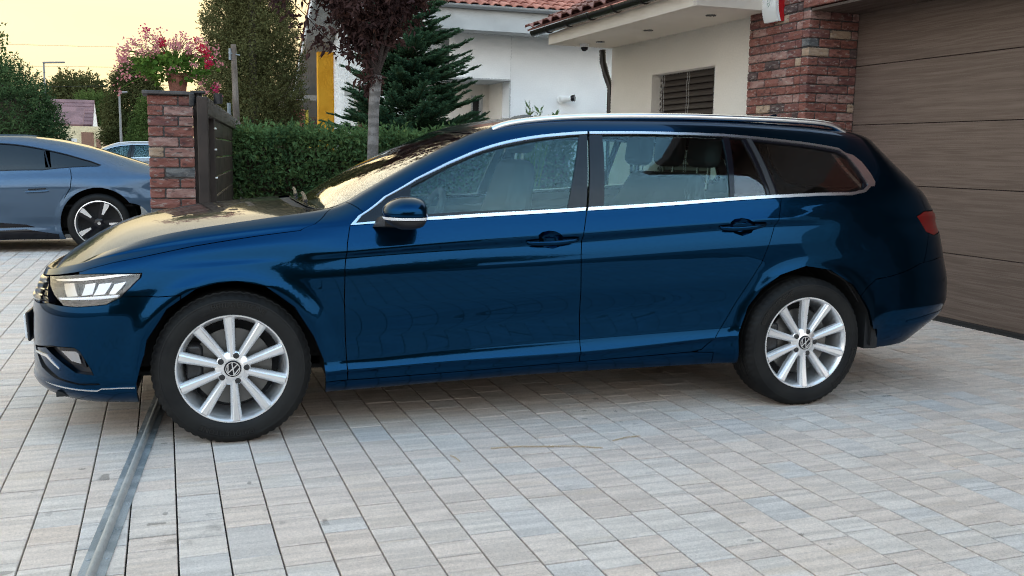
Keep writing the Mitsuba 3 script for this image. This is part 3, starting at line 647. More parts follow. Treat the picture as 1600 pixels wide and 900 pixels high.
# ================================================================== paving, ground, gate rail
rng = np.random.default_rng(7)
def paver_col(p, n, uv):
    a = p.x*EX[0]+p.y*EX[1]; b = p.x*EY[0]+p.y*EY[1]
    st = FB(a*3.5+uv.x*91, b*42+uv.y*57, uv.x*13, 3)          # cast streaks across each block
    st2 = FB(a*2.2+uv.y*71, b*15+uv.x*37, 3.3, 2)
    c = MIX((.500, .420, .366), (.505, .448, .402), SS(.25, .8, uv.x))
    c = MIX(c, (.53, .43, .36), SS(.80, .98, uv.y)*.7)
    c = MIX(c, (.440, .415, .398), SS(.80, .97, uv.x)*.7)
    c = MIX(c*.90, c*1.13, SS(.30, .70, st))
    c = MIX(c, mi.Color3f(.52, .42, .33), SS(.62, .82, st2)*.45)
    g = N1(p.x*420, p.y*420, 1.5); c = c*(.79+.36*g)*(.90+.20*N1(p.x*180, p.y*180, 8.))
    oil = SS(.67, .84, FB(p.x*3.1+4.2, p.y*3.1+1.7, .5, 4))*SS(.45, .75, FB(p.x*26, p.y*26, 2., 3))
    spot = SS(.90, .95, N1(p.x*21+3, p.y*21+9, 4.))*SS(.6, .8, FB(p.x*1.7+9, p.y*1.7, 7., 2))
    return c*(1-.42*oil)*(1-.45*spot)
def paver_bump(p, n, uv):
    return FB(p.x*260, p.y*260, .7, 3)*.6+FB(p.x*30, p.y*90, 2.7, 2)*.5
bsdf('m_paver', {'type': 'bumpmap', 'scale': .0011, 't': mikit.proc(paver_bump), 'b': pbsdf(mikit.proc(paver_col), .62, 0, .32)})
bsdf('m_joint', pbsdf(cloud((.022, .021, .020), (.045, .042, .038), 40, grain=.4), .95))
bsdf('m_asphalt', pbsdf(cloud((.09, .088, .085), (.14, .136, .13), 3, grain=.3), .9))
bsdf('m_soil', pbsdf(cloud((.05, .042, .03), (.09, .075, .055), 6, grain=.4), .95))
put('ground', box(-400, 400, -250, 700, -.4, -.03), 'm_asphalt'); tag('ground', kind='structure')
put('paving', hbox(-9, 5.62, -8.5, 10.5, -.2, -.019), 'm_joint'); tag('paving', kind='structure')
CW, CG = .1513, .0058
LENS = (.112, .150, .188, .226)
def cham_top(sx, sy, h, c=.0018):
    "a block with bevelled top edges, no bottom: 10 quads"
    a, b = sx/2, sy/2
    V = [(-a, -b, -h), (a, -b, -h), (a, b, -h), (-a, b, -h), (-a, -b, -c), (a, -b, -c), (a, b, -c), (-a, b, -c), (-a+c, -b+c, 0), (a-c, -b+c, 0), (a-c, b-c, 0), (-a+c, b-c, 0)]
    F = [(8, 9, 10, 11)]
    for k in range(4):
        l = (k+1) % 4; F += [(k, l, 4+l, 4+k), (4+k, 4+l, 8+l, 8+k)]
    f = np.array(F); return np.array(V, float), np.vstack([f[:, [0, 1, 2]], f[:, [0, 2, 3]]])
blocks = []
for k in range(-46, 38):
    a0 = .009+CW*k
    if a0+CW > 5.57: break
    b = -7.0+rng.random()*.2
    while b < 9.6:
        L = LENS[rng.integers(4)] if rng.random() < .85 else .264
        blocks.append((a0+CW/2, b+L/2, L)); b += L
blocks = np.array(blocks)
ctr = blocks[:, :1]*EX[None]+blocks[:, 1:2]*EY[None]
rel = ctr-CAM_POS; dz = rel@_fw; xs = rel@_rt/dz; ysn = rel@_up/dz
seen = (dz > .5) & (np.abs(xs) < .56) & (ysn > -.33)
order = np.argsort(np.where(seen, dz, 1e9)); nearest = set(order[:300].tolist())
PV = {}
Rp = HOUSE_R
fieldV, fieldF, fieldU = [], [], []; nf = 0
for i, (a, b, L) in enumerate(blocks):
    tilt = rotx(rng.normal(0, .0022)) @ roty(rng.normal(0, .0022)); dzz = rng.normal(0, .0007)
    pos = a*EX+b*EY+np.array([0, 0, dzz]); u = rng.random(2)
    if i in nearest:
        kk = (round(L, 3), int(u[0]*6), int(u[1]*2))
        if kk not in PV:
            V, F = cham_top(CW-CG, L-.0066, .055)
            PV[kk] = mikit.ply((V, F), 'm_paver', uv=np.tile(u, (len(V), 1)))
        copy_of('paver', PV[kk], tw(Rp @ tilt, pos), 'paving')
    else:
        V, F = cham_top(CW-CG, L-.0066, .055)
        fieldV.append(V @ (Rp @ tilt).T+pos); fieldF.append(F+nf); fieldU.append(np.tile(u, (len(V), 1))); nf += len(V)
put('paver_field', (np.vstack(fieldV), np.vstack(fieldF)), 'm_paver', 'paving', uv=np.vstack(fieldU), kind='stuff')
# sliding gate rail set into the paving
bsdf('m_galv', pbsdf(cloud((.20, .225, .24), (.30, .325, .34), 14, grain=.12), .6, .35))
bsdf('m_rail_worn', pbsdf(cloud((.32, .325, .32), (.38, .38, .37), 20, grain=.1), .55, .4))
RD = np.array([math.sin(.0335), math.cos(.0335), 0]); RN = np.array([RD[1], -RD[0], 0]); RO = np.array([-.354, -.23, 0])
RAIL = thing('gate_rail', 'galvanised steel gate rail with a rounded worn ridge let into the paving', 'rail')
def along(mesh): return xf(mesh, np.stack([RN, RD, [0, 0, 1]], 1), RO)
put('base_plate', along(cat([box(-.039, -.012, -4.2, 9.3, -.004, .0045), box(.012, .039, -4.2, 9.3, -.004, .0045)])), 'm_galv', RAIL)
ang = np.linspace(0, np.pi, 9)
sec = [(-.0125, .0045)]+[(.0105*math.cos(t), .018+.0105*math.sin(t)) for t in ang[::-1]]+[(.0125, .0045)]
rv = np.array([(x, y, z) for y in (-4.2, 9.3) for x, z in sec]); kq = len(sec); iq = np.arange(kq-1)
put('ridge', along(trimesh.Trimesh(rv, np.vstack([np.stack([iq, iq+1, iq+1+kq], 1), np.stack([iq, iq+1+kq, iq+kq], 1)]), process=False)), 'm_rail_worn', RAIL, smooth=50)
scr = trimesh.creation.icosphere(2, .0078); scr.vertices[:, 2] *= .45
sd = mikit.ply(scr, 'm_galv', smooth=True)
for q in np.arange(-2.5, .3, .235):
    for s in (-.027, .027): copy_of('screw', sd, T().translate((RO+RD*q+RN*s+[0, 0, .0048]).tolist()), RAIL)
# bits of straw and a pine needle on the blocks
bsdf('m_straw', pbsdf((.42, .30, .18), .8))
for i, (x0, y0, x1, y1) in enumerate([(1.05, -1.22, 1.32, -1.26), (1.30, -1.25, 1.52, -1.33), (.86, -1.28, .88, -1.36), (1.60, -1.24, 1.75, -1.20)]):
    k = put('straw', tube([(x0, y0, .004), ((x0+x1)/2, (y0+y1)/2+.006, .007), (x1, y1, .004)], .0022, 5), 'm_straw', smooth=True)
    tag(k, ('leftmost long dry straw stalk on the paving under the car doors', 'reddish dry straw stalk in the middle under the rear door', 'tiny dark straw bit pointing towards the car sill', 'rightmost pale straw stalk near the rear wheel')[i], 'straw', 'straw stalks on the paving')
# ================================================================== bricks, gate pillar, gate
BR = {'red': ((.165, .062, .048), (.235, .100, .080)), 'dark': ((.060, .040, .040), (.115, .075, .068)), 'pink': ((.22, .110, .092), (.33, .200, .172)), 'buff': ((.29, .20, .14), (.40, .29, .21)), 'plum': ((.125, .052, .048), (.19, .085, .070)), 'grey': ((.085, .085, .088), (.17, .165, .16))}
for nm, (c0, c1) in BR.items():
    def bc(p, n, uv, c0=c0, c1=c1):
        t = FB(p.x*16+3, p.y*16, p.z*38, 4)
        c = MIX(c0, c1, SS(.3, .7, t))
        c = MIX(c, (.34, .30, .27), SS(.58, .74, FB(p.x*31, p.y*31+9, p.z*60, 3))*.55)   # pale scuffs
        c = MIX(c, (.03, .028, .03), SS(.60, .76, FB(p.x*23+7, p.y*23, p.z*45+3, 3))*.6)    # burnt patches
        return c*(.85+.3*N1(p.x*500, p.y*500, p.z*500))
    bsdf('m_brick_'+nm, {'type': 'bumpmap', 'scale': .0035, 't': mikit.proc(lambda p, n, uv: FB(p.x*55, p.y*55, p.z*75, 4)), 'b': pbsdf(mikit.proc(bc), .85, 0, .25)})
bsdf('m_mortar', pbsdf(cloud((.050, .045, .042), (.09, .08, .075), 50, grain=.3), .95))
BK = list(BR); brng = np.random.default_rng(11)
_bm = {}
def rough_brick(l, h, d, var):
    key = (round(l, 3), round(h, 3), round(d, 3), var)
    if key not in _bm:
        m = cham(l, d, h, .006); m = m.subdivide().subdivide() if l < .0 else m.subdivide()
        v = m.vertices; k = meshkit.noise(v*[38, 38, 55]+var*17.3, var)-.5
        m.vertices = v*(1+0)+np.sign(v)*k[:, None]*.0055
        _bm[key] = m
    return _bm[key]
_bd = {}
def brick_wall(parent, face, R, o, width, z0, z1, course, offsets, weights, visible_from, back_h=.0):
    "R: columns = along, out-of-wall (depth inward), up; o: left bottom corner of the face"
    field = []
    nz = int(round((z1-z0)/course))
    for r in range(nz):
        z = z0+r*course
        x = -offsets[r % len(offsets)]
        while x < width-.012:
            L = .215
            x0, x1 = max(x, 0), min(x+L, width)
            if x1-x0 > .03:
                l = x1-x0; var = int(brng.integers(4)); h = course-.0105
                pos = np.asarray(o)+R[:, 0]*((x0+x1)/2)+R[:, 1]*(.048+brng.normal(0, .0018))+R[:, 2]*(z+course/2)
                mt = 'm_brick_'+brng.choice(BK, p=weights)
                if z > visible_from:
                    kk = (round(l, 3), var, mt)
                    if kk not in _bd: _bd[kk] = mikit.ply(rough_brick(l, h, .10, var), mt)
                    copy_of('brick', _bd[kk], tw(R @ roty(brng.normal(0, .006)), pos), parent)
                else: field.append(xf(rough_brick(l, h, .10, var), R, pos))
            x += L+.0105
    return field
RF = np.stack([EX, EY, [0, 0, 1]], 1)                # a face looking to the camera
RL = np.stack([-EY, EX, [0, 0, 1]], 1)               # a face looking left (-a): runs towards the camera
W1 = (.34, .13, .22, .07, .22, .02)
def P3(a, b, z): return a*EX+b*EY+np.array([0, 0, z])
# gate pillar
GP = thing('gate_pillar', 'free standing rustic red brick gate pillar topped with a dark slab and flower pot', 'pillar')
pa0, pb0, pw, pd_ = -.402, 2.84, .330, .330
put('core', hbox(pa0+.008, pa0+pw-.008, pb0+.008, pb0+pd_-.008, -.02, 1.655), 'm_mortar', GP)
fld = brick_wall(GP, 0, RF, P3(pa0, pb0, 0), pw, .012, 1.655, .0782, (.0, .1075), (.40, .09, .22, .07, .18, .04), .60)
fld += brick_wall(GP, 1, np.stack([EY, -EX, [0, 0, 1]], 1), P3(pa0+pw, pb0+.1, 0), pd_-.1, .012, 1.655, .0782, (.1075, .0), W1, 9)
put('brick_field', cat(fld), 'm_brick_plum', GP, kind='stuff')
bsdf('m_slab', pbsdf(cloud((.055, .05, .05), (.095, .085, .08), 12, grain=.25), .6))
put('stop_post', hbox(pa0+pw+.004, pa0+pw+.075, pb0+.22, pb0+.30, -.02, 1.64), 'm_gate', GP)  # dark post added to close the bright gap between pillar and gate
put('cap_slab', xf(cham(pw+.07, pd_+.07, .028, .006), HOUSE_R, P3(pa0+pw/2, pb0+pd_/2, 1.671)), 'm_slab', GP)
# sliding gate, standing open behind the pillar
bsdf('m_gate', pbsdf(cloud((.026, .019, .017), (.040, .029, .025), 5, grain=.1), .42, .25))
GD = np.array([math.sin(.052), math.cos(.052), 0]); GNr = np.array([GD[1], -GD[0], 0]); GO = np.array([-.158, 2.42, 0])
GT = thing('sliding_gate', 'dark brown metal sliding gate of wide horizontal boards standing open', 'gate')
def gate(m): return xf(m, np.stack([GNr, GD, [0, 0, 1]], 1), GO)
put('front_post', gate(rbox(.075, .06, 1.56, .006, 2, (0, .03, .85))), 'm_gate', GT, smooth=30)
put('inner_post', gate(rbox(.05, .09, 1.42, .006, 2, (.01, .86, .80))), 'm_gate', GT, smooth=30)
put('rear_post', gate(rbox(.06, .09, 1.50, .006, 2, (.01, 5.75, .83))), 'm_gate', GT, smooth=30)
put('top_rail', gate(rbox(.065, 6.5, .135, .008, 2, (.005, 3.27, 1.565))), 'm_gate', GT, smooth=30)
put('bottom_rail', gate(rbox(.07, 6.5, .12, .008, 2, (.005, 3.27, .12))), 'm_gate', GT, smooth=30)
bd = rbox(.022, 4.80, .153, .004, 2)
for i, z in enumerate(np.arange(.275, 1.50, .1655)):
    put('board', gate(xf(bd, None, (-.002, 3.30, z))), 'm_gate', GT, smooth=30)
bl = trimesh.creation.icosphere(2, .008); bo = mikit.ply(bl, 'm_chrome', smooth=True)
for y in (.80, .92):
    for z in (.55, .78, 1.02, 1.25, 1.42): copy_of('bolt', bo, tw(np.eye(3), GO+GD*(y+.006*z)+GNr*.037+np.array([0, 0, z])), GT)
lk = put('guide_bracket', gate(cat([rbox(.04, .09, .10, .01, 2, (-.075, .10, 1.61)), rbox(.10, .05, .02, .004, 2, (-.03, .10, 1.665))])), 'm_black_trim', GT, smooth=30)
rl = trimesh.creation.cylinder(.032, .075, sections=24)
for s in (-.06, .085): put('guide_roller', gate(xf(rl, None, (s+.02, .14, 1.625))), 'm_black_trim', GT, smooth=40)
# utility post and a conduit by the gate
bsdf('m_old_wood', pbsdf(cloud((.13, .10, .08), (.22, .18, .15), 30, sz=.08, grain=.2), .9))
UP = thing('utility_pole', 'weathered slim wooden utility pole with a small insulator behind the gate', 'pole')
put('post', tube([P3(.715, 9.35, 0), P3(.70, 9.35, 1.3), P3(.675, 9.35, 2.72)], [.055, .05, .036], 12), 'm_old_wood', UP, smooth=40)
put('insulator', cat([tube([P3(.60, 9.33, 2.60), P3(.76, 9.33, 2.57)], .010, 6), tube([P3(.625, 9.33, 2.50), P3(.625, 9.33, 2.66)], .018, 8)]), 'm_galv', UP, smooth=40)
k = put('conduit_pipe', tube([P3(.60, 9.2, 0), P3(.585, 9.2, 1.9)], .028, 10), 'm_galv', smooth=40); tag(k, 'pale grey upright conduit pipe beside the wooden utility pole', 'pipe')

# ================================================================== the garage house on the right
def render_wall(c0, c1): return {'type': 'bumpmap', 'scale': .006, 't': mikit.proc(lambda p, n, uv: FB(p.x*45, p.y*45, p.z*45, 4)), 'b': pbsdf(cloud(c0, c1, 1.3, grain=.07, gf=180), .9, 0, .2)}
bsdf('m_cream', render_wall((.66, .615, .55), (.70, .655, .59)))
bsdf('m_soffit', pbsdf(cloud((.52, .46, .39), (.56, .50, .43), 2, grain=.04), .85))
bsdf('m_tile', pbsdf(cloud((.13, .052, .046), (.205, .088, .076), 5, grain=.15), .55))
bsdf('m_tile_red', pbsdf(cloud((.25, .085, .062), (.38, .155, .115), 3, grain=.2), .7))
bsdf('m_gutter_dark', pbsdf((.020, .017, .016), .22, .2, .6))
def grain(p, n, uv):
    b = p.x*EY[0]+p.y*EY[1]; pan = dr.floor((p.z-.02)/.5115)
    w = FB(b*.8+pan*7.7, p.z*5+pan*3.1, 1.7, 2)
    f = FB(b*5+w*1.2, p.z*230+w*7, pan*5.5, 3); g2 = FB(b*1.8, p.z*60+w*5, pan*3.3+9, 3)
    c = MIX((.100, .070, .056), (.155, .112, .092), SS(.28, .74, f*.55+g2*.45))
    return MIX(c, (.175, .130, .108), SS(.66, .84, g2)*.35)
bsdf('m_garage', {'type': 'bumpmap', 'scale': .0012, 't': mikit.proc(lambda p, n, uv: FB((p.x*EY[0]+p.y*EY[1])*7, p.z*180, p.x*3, 3)), 'b': pbsdf(mikit.proc(grain), .5, 0, .35)})
bsdf('m_plank_dark', pbsdf(cloud((.05, .034, .028), (.085, .06, .048), 20, sy=.1, grain=.2), .6))
bsdf('m_blind', pbsdf((.070, .058, .052), .38, .3))
HS = thing('garage_house', 'cream rendered house with brown sectional garage door, brick pillar and tiled eaves', 'house')
WA = 5.05; BEND = 6.22; ZS = 2.59
sh0, sh1, shz = 3.76, 5.13, 2.187
wall = cat([box(WA, WA+.35, 3.06, sh0, -.02, 2.62), box(WA, WA+.35, sh1, BEND, -.02, 2.62), box(WA+.0005, WA+.349, sh0, sh1, shz, 2.62), box(WA+.0005, WA+.349, sh0, sh1, -.02, .95),
            box(WA, 13, -4.3, -3.55, -.02, 2.62), box(WA+.35, 13, -4.3, -3.95, -.02, 2.62), box(WA+.35, 13, BEND-.35, BEND, -.02, 2.62), box(5.62, 13, -3.55, 3.06, -.02, 2.62)])
put('wall', H(wall), 'm_cream', HS)
wn = put('window', hbox(WA+.20, WA+.22, sh0, sh1, .95, shz), 'm_black_gloss', HS)
sl = xf(cham(.012, sh1-sh0-.02, .080, .004), roty(.55))
for z in np.arange(1.0, shz-.02, .0675):
    put('blind_slat', H(xf(sl, None, (WA+.125, (sh0+sh1)/2, z))), 'm_blind', wn)
for b in (sh0+.12, (sh0+sh1)/2, sh1-.12):
    for q in (-.022, .022): put('blind_cord', H(tube([(WA+.083, b+q, .95), (WA+.083, b+q, shz)], .0016, 5)), 'm_alloy_paint', wn)
# brick pillar at the garage
ca, cb, cl = 4.985, 2.145, 3.06
put('pillar_core', hbox(ca+.01, 5.62, cb+.01, cl, -.02, 3.24), 'm_mortar', HS)
fld = brick_wall(HS, 0, RF, P3(ca, cb, 0), .515, .012, 2.54, .0786, (.1075, .0), (.38, .15, .17, .07, .21, .02), 1.42)
fld += brick_wall(HS, 1, RL, P3(ca, cl, 0), cl-cb-.102, .012, 3.24, .0786, (.17, .06), (.36, .13, .22, .08, .19, .02), 1.42)
# header over the door: bricks on its face, boards underneath
fld += brick_wall(HS, 1, RL, P3(ca, cb+.102, 0), cb+3.0, 2.545, 3.24, .0786, (.0, .11), W1, 9)
put('header_core', hbox(ca+.02, 5.62, -2.95, cb+.01, 2.56, 3.24), 'm_mortar', HS)
put('brick_field', cat(fld), 'm_brick_red', HS, kind='stuff')
for q in range(4):
    put('header_board', hbox(ca+.012+q*.127, ca+.135+q*.127, -3.0, cb-.006, 2.515, 2.535), 'm_plank_dark', HS)
put('second_pillar', hbox(ca, 5.62, -3.55, -2.95, -.02, 2.6), 'm_brick_plum', HS)
gd = put('garage_door', hbox(5.535, 5.60, -2.95, cb+.02, .0, 2.54), 'm_black_matte', HS)
for i in range(5):
    z0 = .022+i*.5115
    put('door_panel', H(rbox(.03, 5.10, .5065, .0035, 2, (5.515, -.405, z0+.2532))), 'm_garage', gd, smooth=30)
put('door_seal', hbox(5.46, 5.50, -2.95, cb, -.004, .022), 'm_black_trim', gd)
put('ground_channel', hbox(5.40, 5.46, -2.95, cb, -.02, .006), 'm_black_trim', gd)
# eaves
EA = 4.21
put('soffit', hbox(EA, 5.8, 2.75, BEND, ZS, ZS+.02), 'm_soffit', HS)
put('fascia', hbox(EA-.022, EA, 2.75, BEND, ZS-.004, ZS+.125), 'm_soffit', HS)
for bq in (BEND+.02, 2.75): put('eave_end', H(extrude(Polygon([(EA, ZS), (7.0, ZS), (7.0, ZS+1.38), (EA, ZS+.12)]), .02).apply_transform(np.array([[1, 0, 0, 0], [0, 0, -1, bq], [0, 1, 0, 0], [0, 0, 0, 1]]))), 'm_soffit', HS)
ga = np.linspace(np.pi, 2*np.pi, 13); gx, gz = EA-.085, ZS+.185
gsec = [(gx+.062*math.cos(t), gz+.062*math.sin(t)) for t in ga]
gut = Polygon(gsec+[(gx+.056*math.cos(t), gz+.004+.056*math.sin(t)) for t in ga[::-1]])
gm = extrude(gut, 3.83); gm.vertices = gm.vertices[:, [0, 2, 1]]*[1, 1, 1]+[0, 2.72, 0]
put('gutter', H(gm), 'm_gutter_dark', HS, smooth=30)
for b in np.arange(2.95, 6.5, .62):
    put('gutter_bracket', H(tube([(gx+.067*math.cos(t), b, gz+.067*math.sin(t)) for t in np.linspace(np.pi*.98, 2*np.pi, 9)], .007, 6)), 'm_gutter_dark', HS, smooth=40)
put('gable', hbox(ca+.02, 8.5, -4.29, -.2, 3.25, 5.6), 'm_plank_dark', HS)
put('gable_roof', H(xf(box(-.5, 4.4, -4.9, .3, 0, .16), roty(-.12), (4.6, 0, 5.6))), 'm_tile', HS)
put('downpipe', H(tube([(EA+.77, BEND+.14, ZS-.01), (EA+.78, BEND+.14, 2.43), (EA+.80, BEND+.13, 2.36), (WA-.03, BEND+.09, 2.26), (WA+.02, BEND+.06, 2.10), (WA+.03, BEND+.06, 0)], .042, 12)), 'm_gutter_dark', HS, smooth=50)
RP = math.radians(24)
def tile_mesh(w, l):
    x = np.linspace(0, w*1.04, 13); ph = x/w*2*np.pi
    z = .022*np.sin(ph-.7)+.010*np.sin(2*ph)
    pts = np.concatenate([np.stack([x, 0*x, z+.012], -1), np.stack([x, 0*x, z-.006], -1), np.stack([x, 0*x+l, z-.020], -1)])
    n = len(x); i = np.arange(n-1); f = []
    for s, e in ((0, 2), (1, 0)):
        f.append(np.stack([s*n+i, s*n+i+1, e*n+i+1], 1)); f.append(np.stack([s*n+i, e*n+i+1, e*n+i], 1))
    return trimesh.Trimesh(pts, np.vstack(f), process=False)
tl = tile_mesh(.30, .40)
# tiles of the garage roof: along -b, rising towards +a
Rt = np.stack([-EY, EX*math.cos(RP)+np.array([0, 0, math.sin(RP)]), -EX*math.sin(RP)+np.array([0, 0, math.cos(RP)])], 1)
td = mikit.ply(tl, 'm_tile', smooth=40); far_t = []
rf = put('roof', H(xf(box(-.02, 5.4, 2.72, 6.72, -.02, 0), roty(-RP), (EA-.10, 0, ZS+.235))), 'm_tile', HS)
for r in range(14):
    for q in range(14):
        pos = P3(EA-.13, 6.78-q*.30, ZS+.262)+Rt[:, 1]*(r*.345)
        if q < 14 and r < 8: copy_of('roof_tile', td, tw(Rt, pos), HS)
        else: far_t.append(xf(tl, Rt, pos))
put('tile_field', cat(far_t), 'm_tile', HS, kind='stuff')
for q, (a, b) in enumerate(((4.62, 5.65), (4.63, 4.45), (4.64, 3.2))):
    put('soffit_lamp', H(xf(trimesh.creation.cylinder(.05, .012, sections=24), None, (a, b, ZS-.002))), 'm_black_trim', HS, smooth=40)
dm = thing('dome_camera', 'small white dome camera with black lens hanging under the cream eaves', 'camera')
put('base', H(xf(trimesh.creation.cylinder(.055, .04, sections=28), None, (4.55, 5.95, ZS-.02))), 'm_white_lens', dm, smooth=40)
db = trimesh.creation.icosphere(3, .045); put('dome', H(xf(db, None, (4.55, 5.95, ZS-.042))), 'm_black_gloss', dm, smooth=True)
# alarm siren on the pillar: curved white shell on a red housing
bsdf('m_red_plastic', pbsdf((.36, .010, .014), .3))
bsdf('m_white_plastic', pbsdf((.72, .72, .70), .3))
bsdf('m_green_print', pbsdf((.03, .17, .10), .4))
SR = thing('alarm_siren', 'white and red alarm siren box with green shield mark on the brick pillar', 'alarm')
zc = np.linspace(-.17, .17, 15)
def arc(d0, w): return Polygon([(d0+.035*(1-(z/.17)**2), z) for z in zc]+[(w, .17), (w, -.17)])
def siren(poly, width, b):
    m = extrude(poly, width); v = m.vertices.copy(); m.vertices = np.stack([ca-v[:, 0], b-width/2+v[:, 2], 2.645+v[:, 1]], -1); m.faces = m.faces[:, ::-1]
    return H(m)
put('housing', siren(arc(.030, .0), .20, 2.62), 'm_red_plastic', SR, smooth=30)
put('shell', siren(Polygon([(.060+.035*(1-(z/.17)**2), z) for z in zc]+[(.022+.035*(1-(z/.17)**2), z) for z in zc[::-1]]), .215, 2.63), 'm_white_plastic', SR, smooth=30)
shd = Polygon([(-.022, .03), (0, .038), (.022, .03), (.020, -.005), (0, -.032), (-.020, -.005)]); shd = unary_union([shd.difference(shd.buffer(-.004)), LineString([(-.006, .0), (.008, .012)]).buffer(.0022)])
sm = extrude(shd, .001); v = sm.vertices.copy(); sm.vertices = np.stack([np.full(len(v), ca-.095)-v[:, 2]*.5, 2.63-v[:, 0], 2.635+v[:, 1]], -1)
put('shield_mark', H(sm), 'm_green_print', SR)
sm = meshkit.text_mesh('alarm', .010, .0006) if False else extrude(sbox(-.02, -.004, .02, .004), .001); v = sm.vertices.copy(); sm.vertices = np.stack([np.full(len(v), ca-.072)-v[:, 2]*.5, 2.63-v[:, 0], 2.52+v[:, 1]], -1)
put('type_line', H(sm), 'm_alloy_paint', SR)

# ================================================================== the white neighbour house behind
bsdf('m_white_render', render_wall((.72, .73, .735), (.78, .79, .79)))
bsdf('m_grey_trim', pbsdf(cloud((.36, .37, .37), (.42, .43, .43), 2, grain=.05), .8))
bsdf('m_zinc', pbsdf((.36, .38, .40), .4, .6))
bsdf('m_orange', pbsdf(cloud((.66, .30, .012), (.72, .35, .02), 2, grain=.06), .85))
bsdf('m_pinkwall', pbsdf(cloud((.50, .22, .17), (.56, .26, .20), 2, grain=.06), .85))
bsdf('m_brownwall', pbsdf(cloud((.22, .175, .14), (.27, .22, .18), 2, grain=.05), .85))
bsdf('m_yellowwall', pbsdf(cloud((.60, .52, .06), (.66, .58, .10), 2, grain=.05), .85))
NH = thing('white_house', 'white rendered house with red tiled roof, grey eaves and an orange wall end', 'house')
nb = 13.0
put('wall', hbox(6.08, 15, nb, nb+.4, -.02, 4.1), 'm_white_render', NH); put('upper_wall', hbox(4.95, 6.08, nb-.07, nb+.3, 2.69, 4.1), 'm_white_render', NH); put('rear_wall', hbox(5.16, 15, nb+13.6, nb+14, -.02, 4.2), 'm_white_render', NH)
put('porch_wall', H(cat([box(5.55, 5.68, nb+1.2, nb+1.3, -.02, 2.69), box(5.93, 6.08, nb+1.2, nb+1.3, -.02, 2.69), box(6.06, 6.10, nb+.4, nb+1.3, -.02, 2.69), box(4.85, 5.55, nb+1.2, nb+1.5, -.02, 2.69), box(5.5, 6.1, nb+1.21, nb+1.3, 2.43, 2.69)])), 'm_cream', NH)
put('porch_ceiling', hbox(4.95, 6.079, nb-.069, nb+1.3, 2.66, 2.689), 'm_grey_trim', NH)
w2 = put('window', hbox(5.68, 5.93, nb+1.25, nb+1.27, 1.0, 2.43), 'm_black_gloss', NH)
put('frame', H(cat([box(5.68, 5.71, nb+1.19, nb+1.25, 1.0, 2.43), box(5.86, 5.93, nb+1.19, nb+1.25, 1.0, 2.43), box(5.71, 5.86, nb+1.19, nb+1.25, 2.36, 2.43)])), 'm_grey_trim', w2)
put('eave', H(cat([box(4.2, 15, nb-.72, nb+.4, 3.51, 3.55), box(4.2, 15, nb-.76, nb-.72, 3.49, 3.82)])), 'm_grey_trim', NH)
g2 = [(-.065*math.cos(t), -.065*math.sin(t)) for t in np.linspace(0, np.pi, 11)]
gp = Polygon([(nb-.83+x, 3.92+z) for x, z in g2]+[(nb-.83+x*.9, 3.924+z*.9) for x, z in g2[::-1]])
gm = extrude(gp, 10.8); v = gm.vertices.copy(); gm.vertices = np.stack([v[:, 2]+4.2, v[:, 0], v[:, 1]], -1)
put('gutter', H(gm), 'm_zinc', NH, smooth=30)
RQ, RB = math.radians(20.5), math.radians(27.4)
Rn = np.stack([EX, EY*math.cos(RQ)+np.array([0, 0, math.sin(RQ)]), -EY*math.sin(RQ)+np.array([0, 0, math.cos(RQ)])], 1)
tl2 = tile_mesh(.215, .40); td2 = mikit.ply(tl2, 'm_tile_red', smooth=40); far_t = []
for r in range(29):
    for q in range(50):
        pos = P3(3.95+q*.215, nb-.84, 3.955)+Rn[:, 1]*(r*.34)
        if 1 <= q < 32 and r < 4: copy_of('roof_tile', td2, tw(Rn, pos), NH)
        else: far_t.append(xf(tl2, Rn, pos))
Rb = np.stack([-EX, -EY*math.cos(RB)+np.array([0, 0, math.sin(RB)]), EY*math.sin(RB)+np.array([0, 0, math.cos(RB)])], 1)
ridge_b = nb-.84+29*.34*math.cos(RQ); ridge_z = 3.955+29*.34*math.sin(RQ)
for r in range(32):
    for q in range(14): far_t.append(xf(tl2, Rb, P3(3.92+3.0-q*.215, ridge_b, ridge_z)-Rb[:, 1]*(r+1)*.34))
put('tile_field', cat(far_t), 'm_tile_red', NH, kind='stuff')
bz = ridge_z-32*.34*math.sin(RB); bb = ridge_b+32*.34*math.cos(RB)
slope = Polygon([(ridge_b, ridge_z-.05), (bb, bz-.05), (bb, bz-.22), (ridge_b, ridge_z-.22)])
def in_bz(poly, a0, a1):
    m = extrude(poly, a1-a0); v = m.vertices.copy(); m.vertices = np.stack([v[:, 2]+a0, v[:, 0], v[:, 1]], -1); m.faces = m.faces
    return H(m)
put('side_wall', in_bz(Polygon([(nb+1.6, -.02), (27, -.02), (27, 4.2), (ridge_b, ridge_z-.3), (nb+1.6, 4.5)]), 4.85, 5.15), 'm_white_render', NH)
put('verge_soffit', in_bz(slope, 4.0, 15), 'm_grey_trim', NH)
put('verge_board', in_bz(slope.buffer(.04, join_style=2), 3.94, 3.998), 'm_white_render', NH)
put('front_roof_deck', in_bz(Polygon([(nb-.76, 3.86), (ridge_b, ridge_z-.04), (ridge_b, ridge_z-.2), (nb-.76, 3.70)]), 4.0, 15), 'm_grey_trim', NH)
put('gable_beam', hbox(4.1, 4.849, 22.9, 23.3, 5.3, 5.9), 'm_grey_trim', NH)
put('orange_wall', hbox(4.36, 4.849, 26.2, 26.5, -.02, 4.35), 'm_orange', NH)
put('terrace_wall', hbox(3.6, 5.2, 30.5, 30.8, -.02, 3.9), 'm_brownwall', NH)
put('terrace_beam', hbox(3.6, 5.0, 28.4, 28.8, 2.95, 3.12), 'm_grey_trim', NH)
put('pink_pillar', hbox(3.72, 4.12, 27.6, 28.0, -.02, 2.62), 'm_pinkwall', NH)
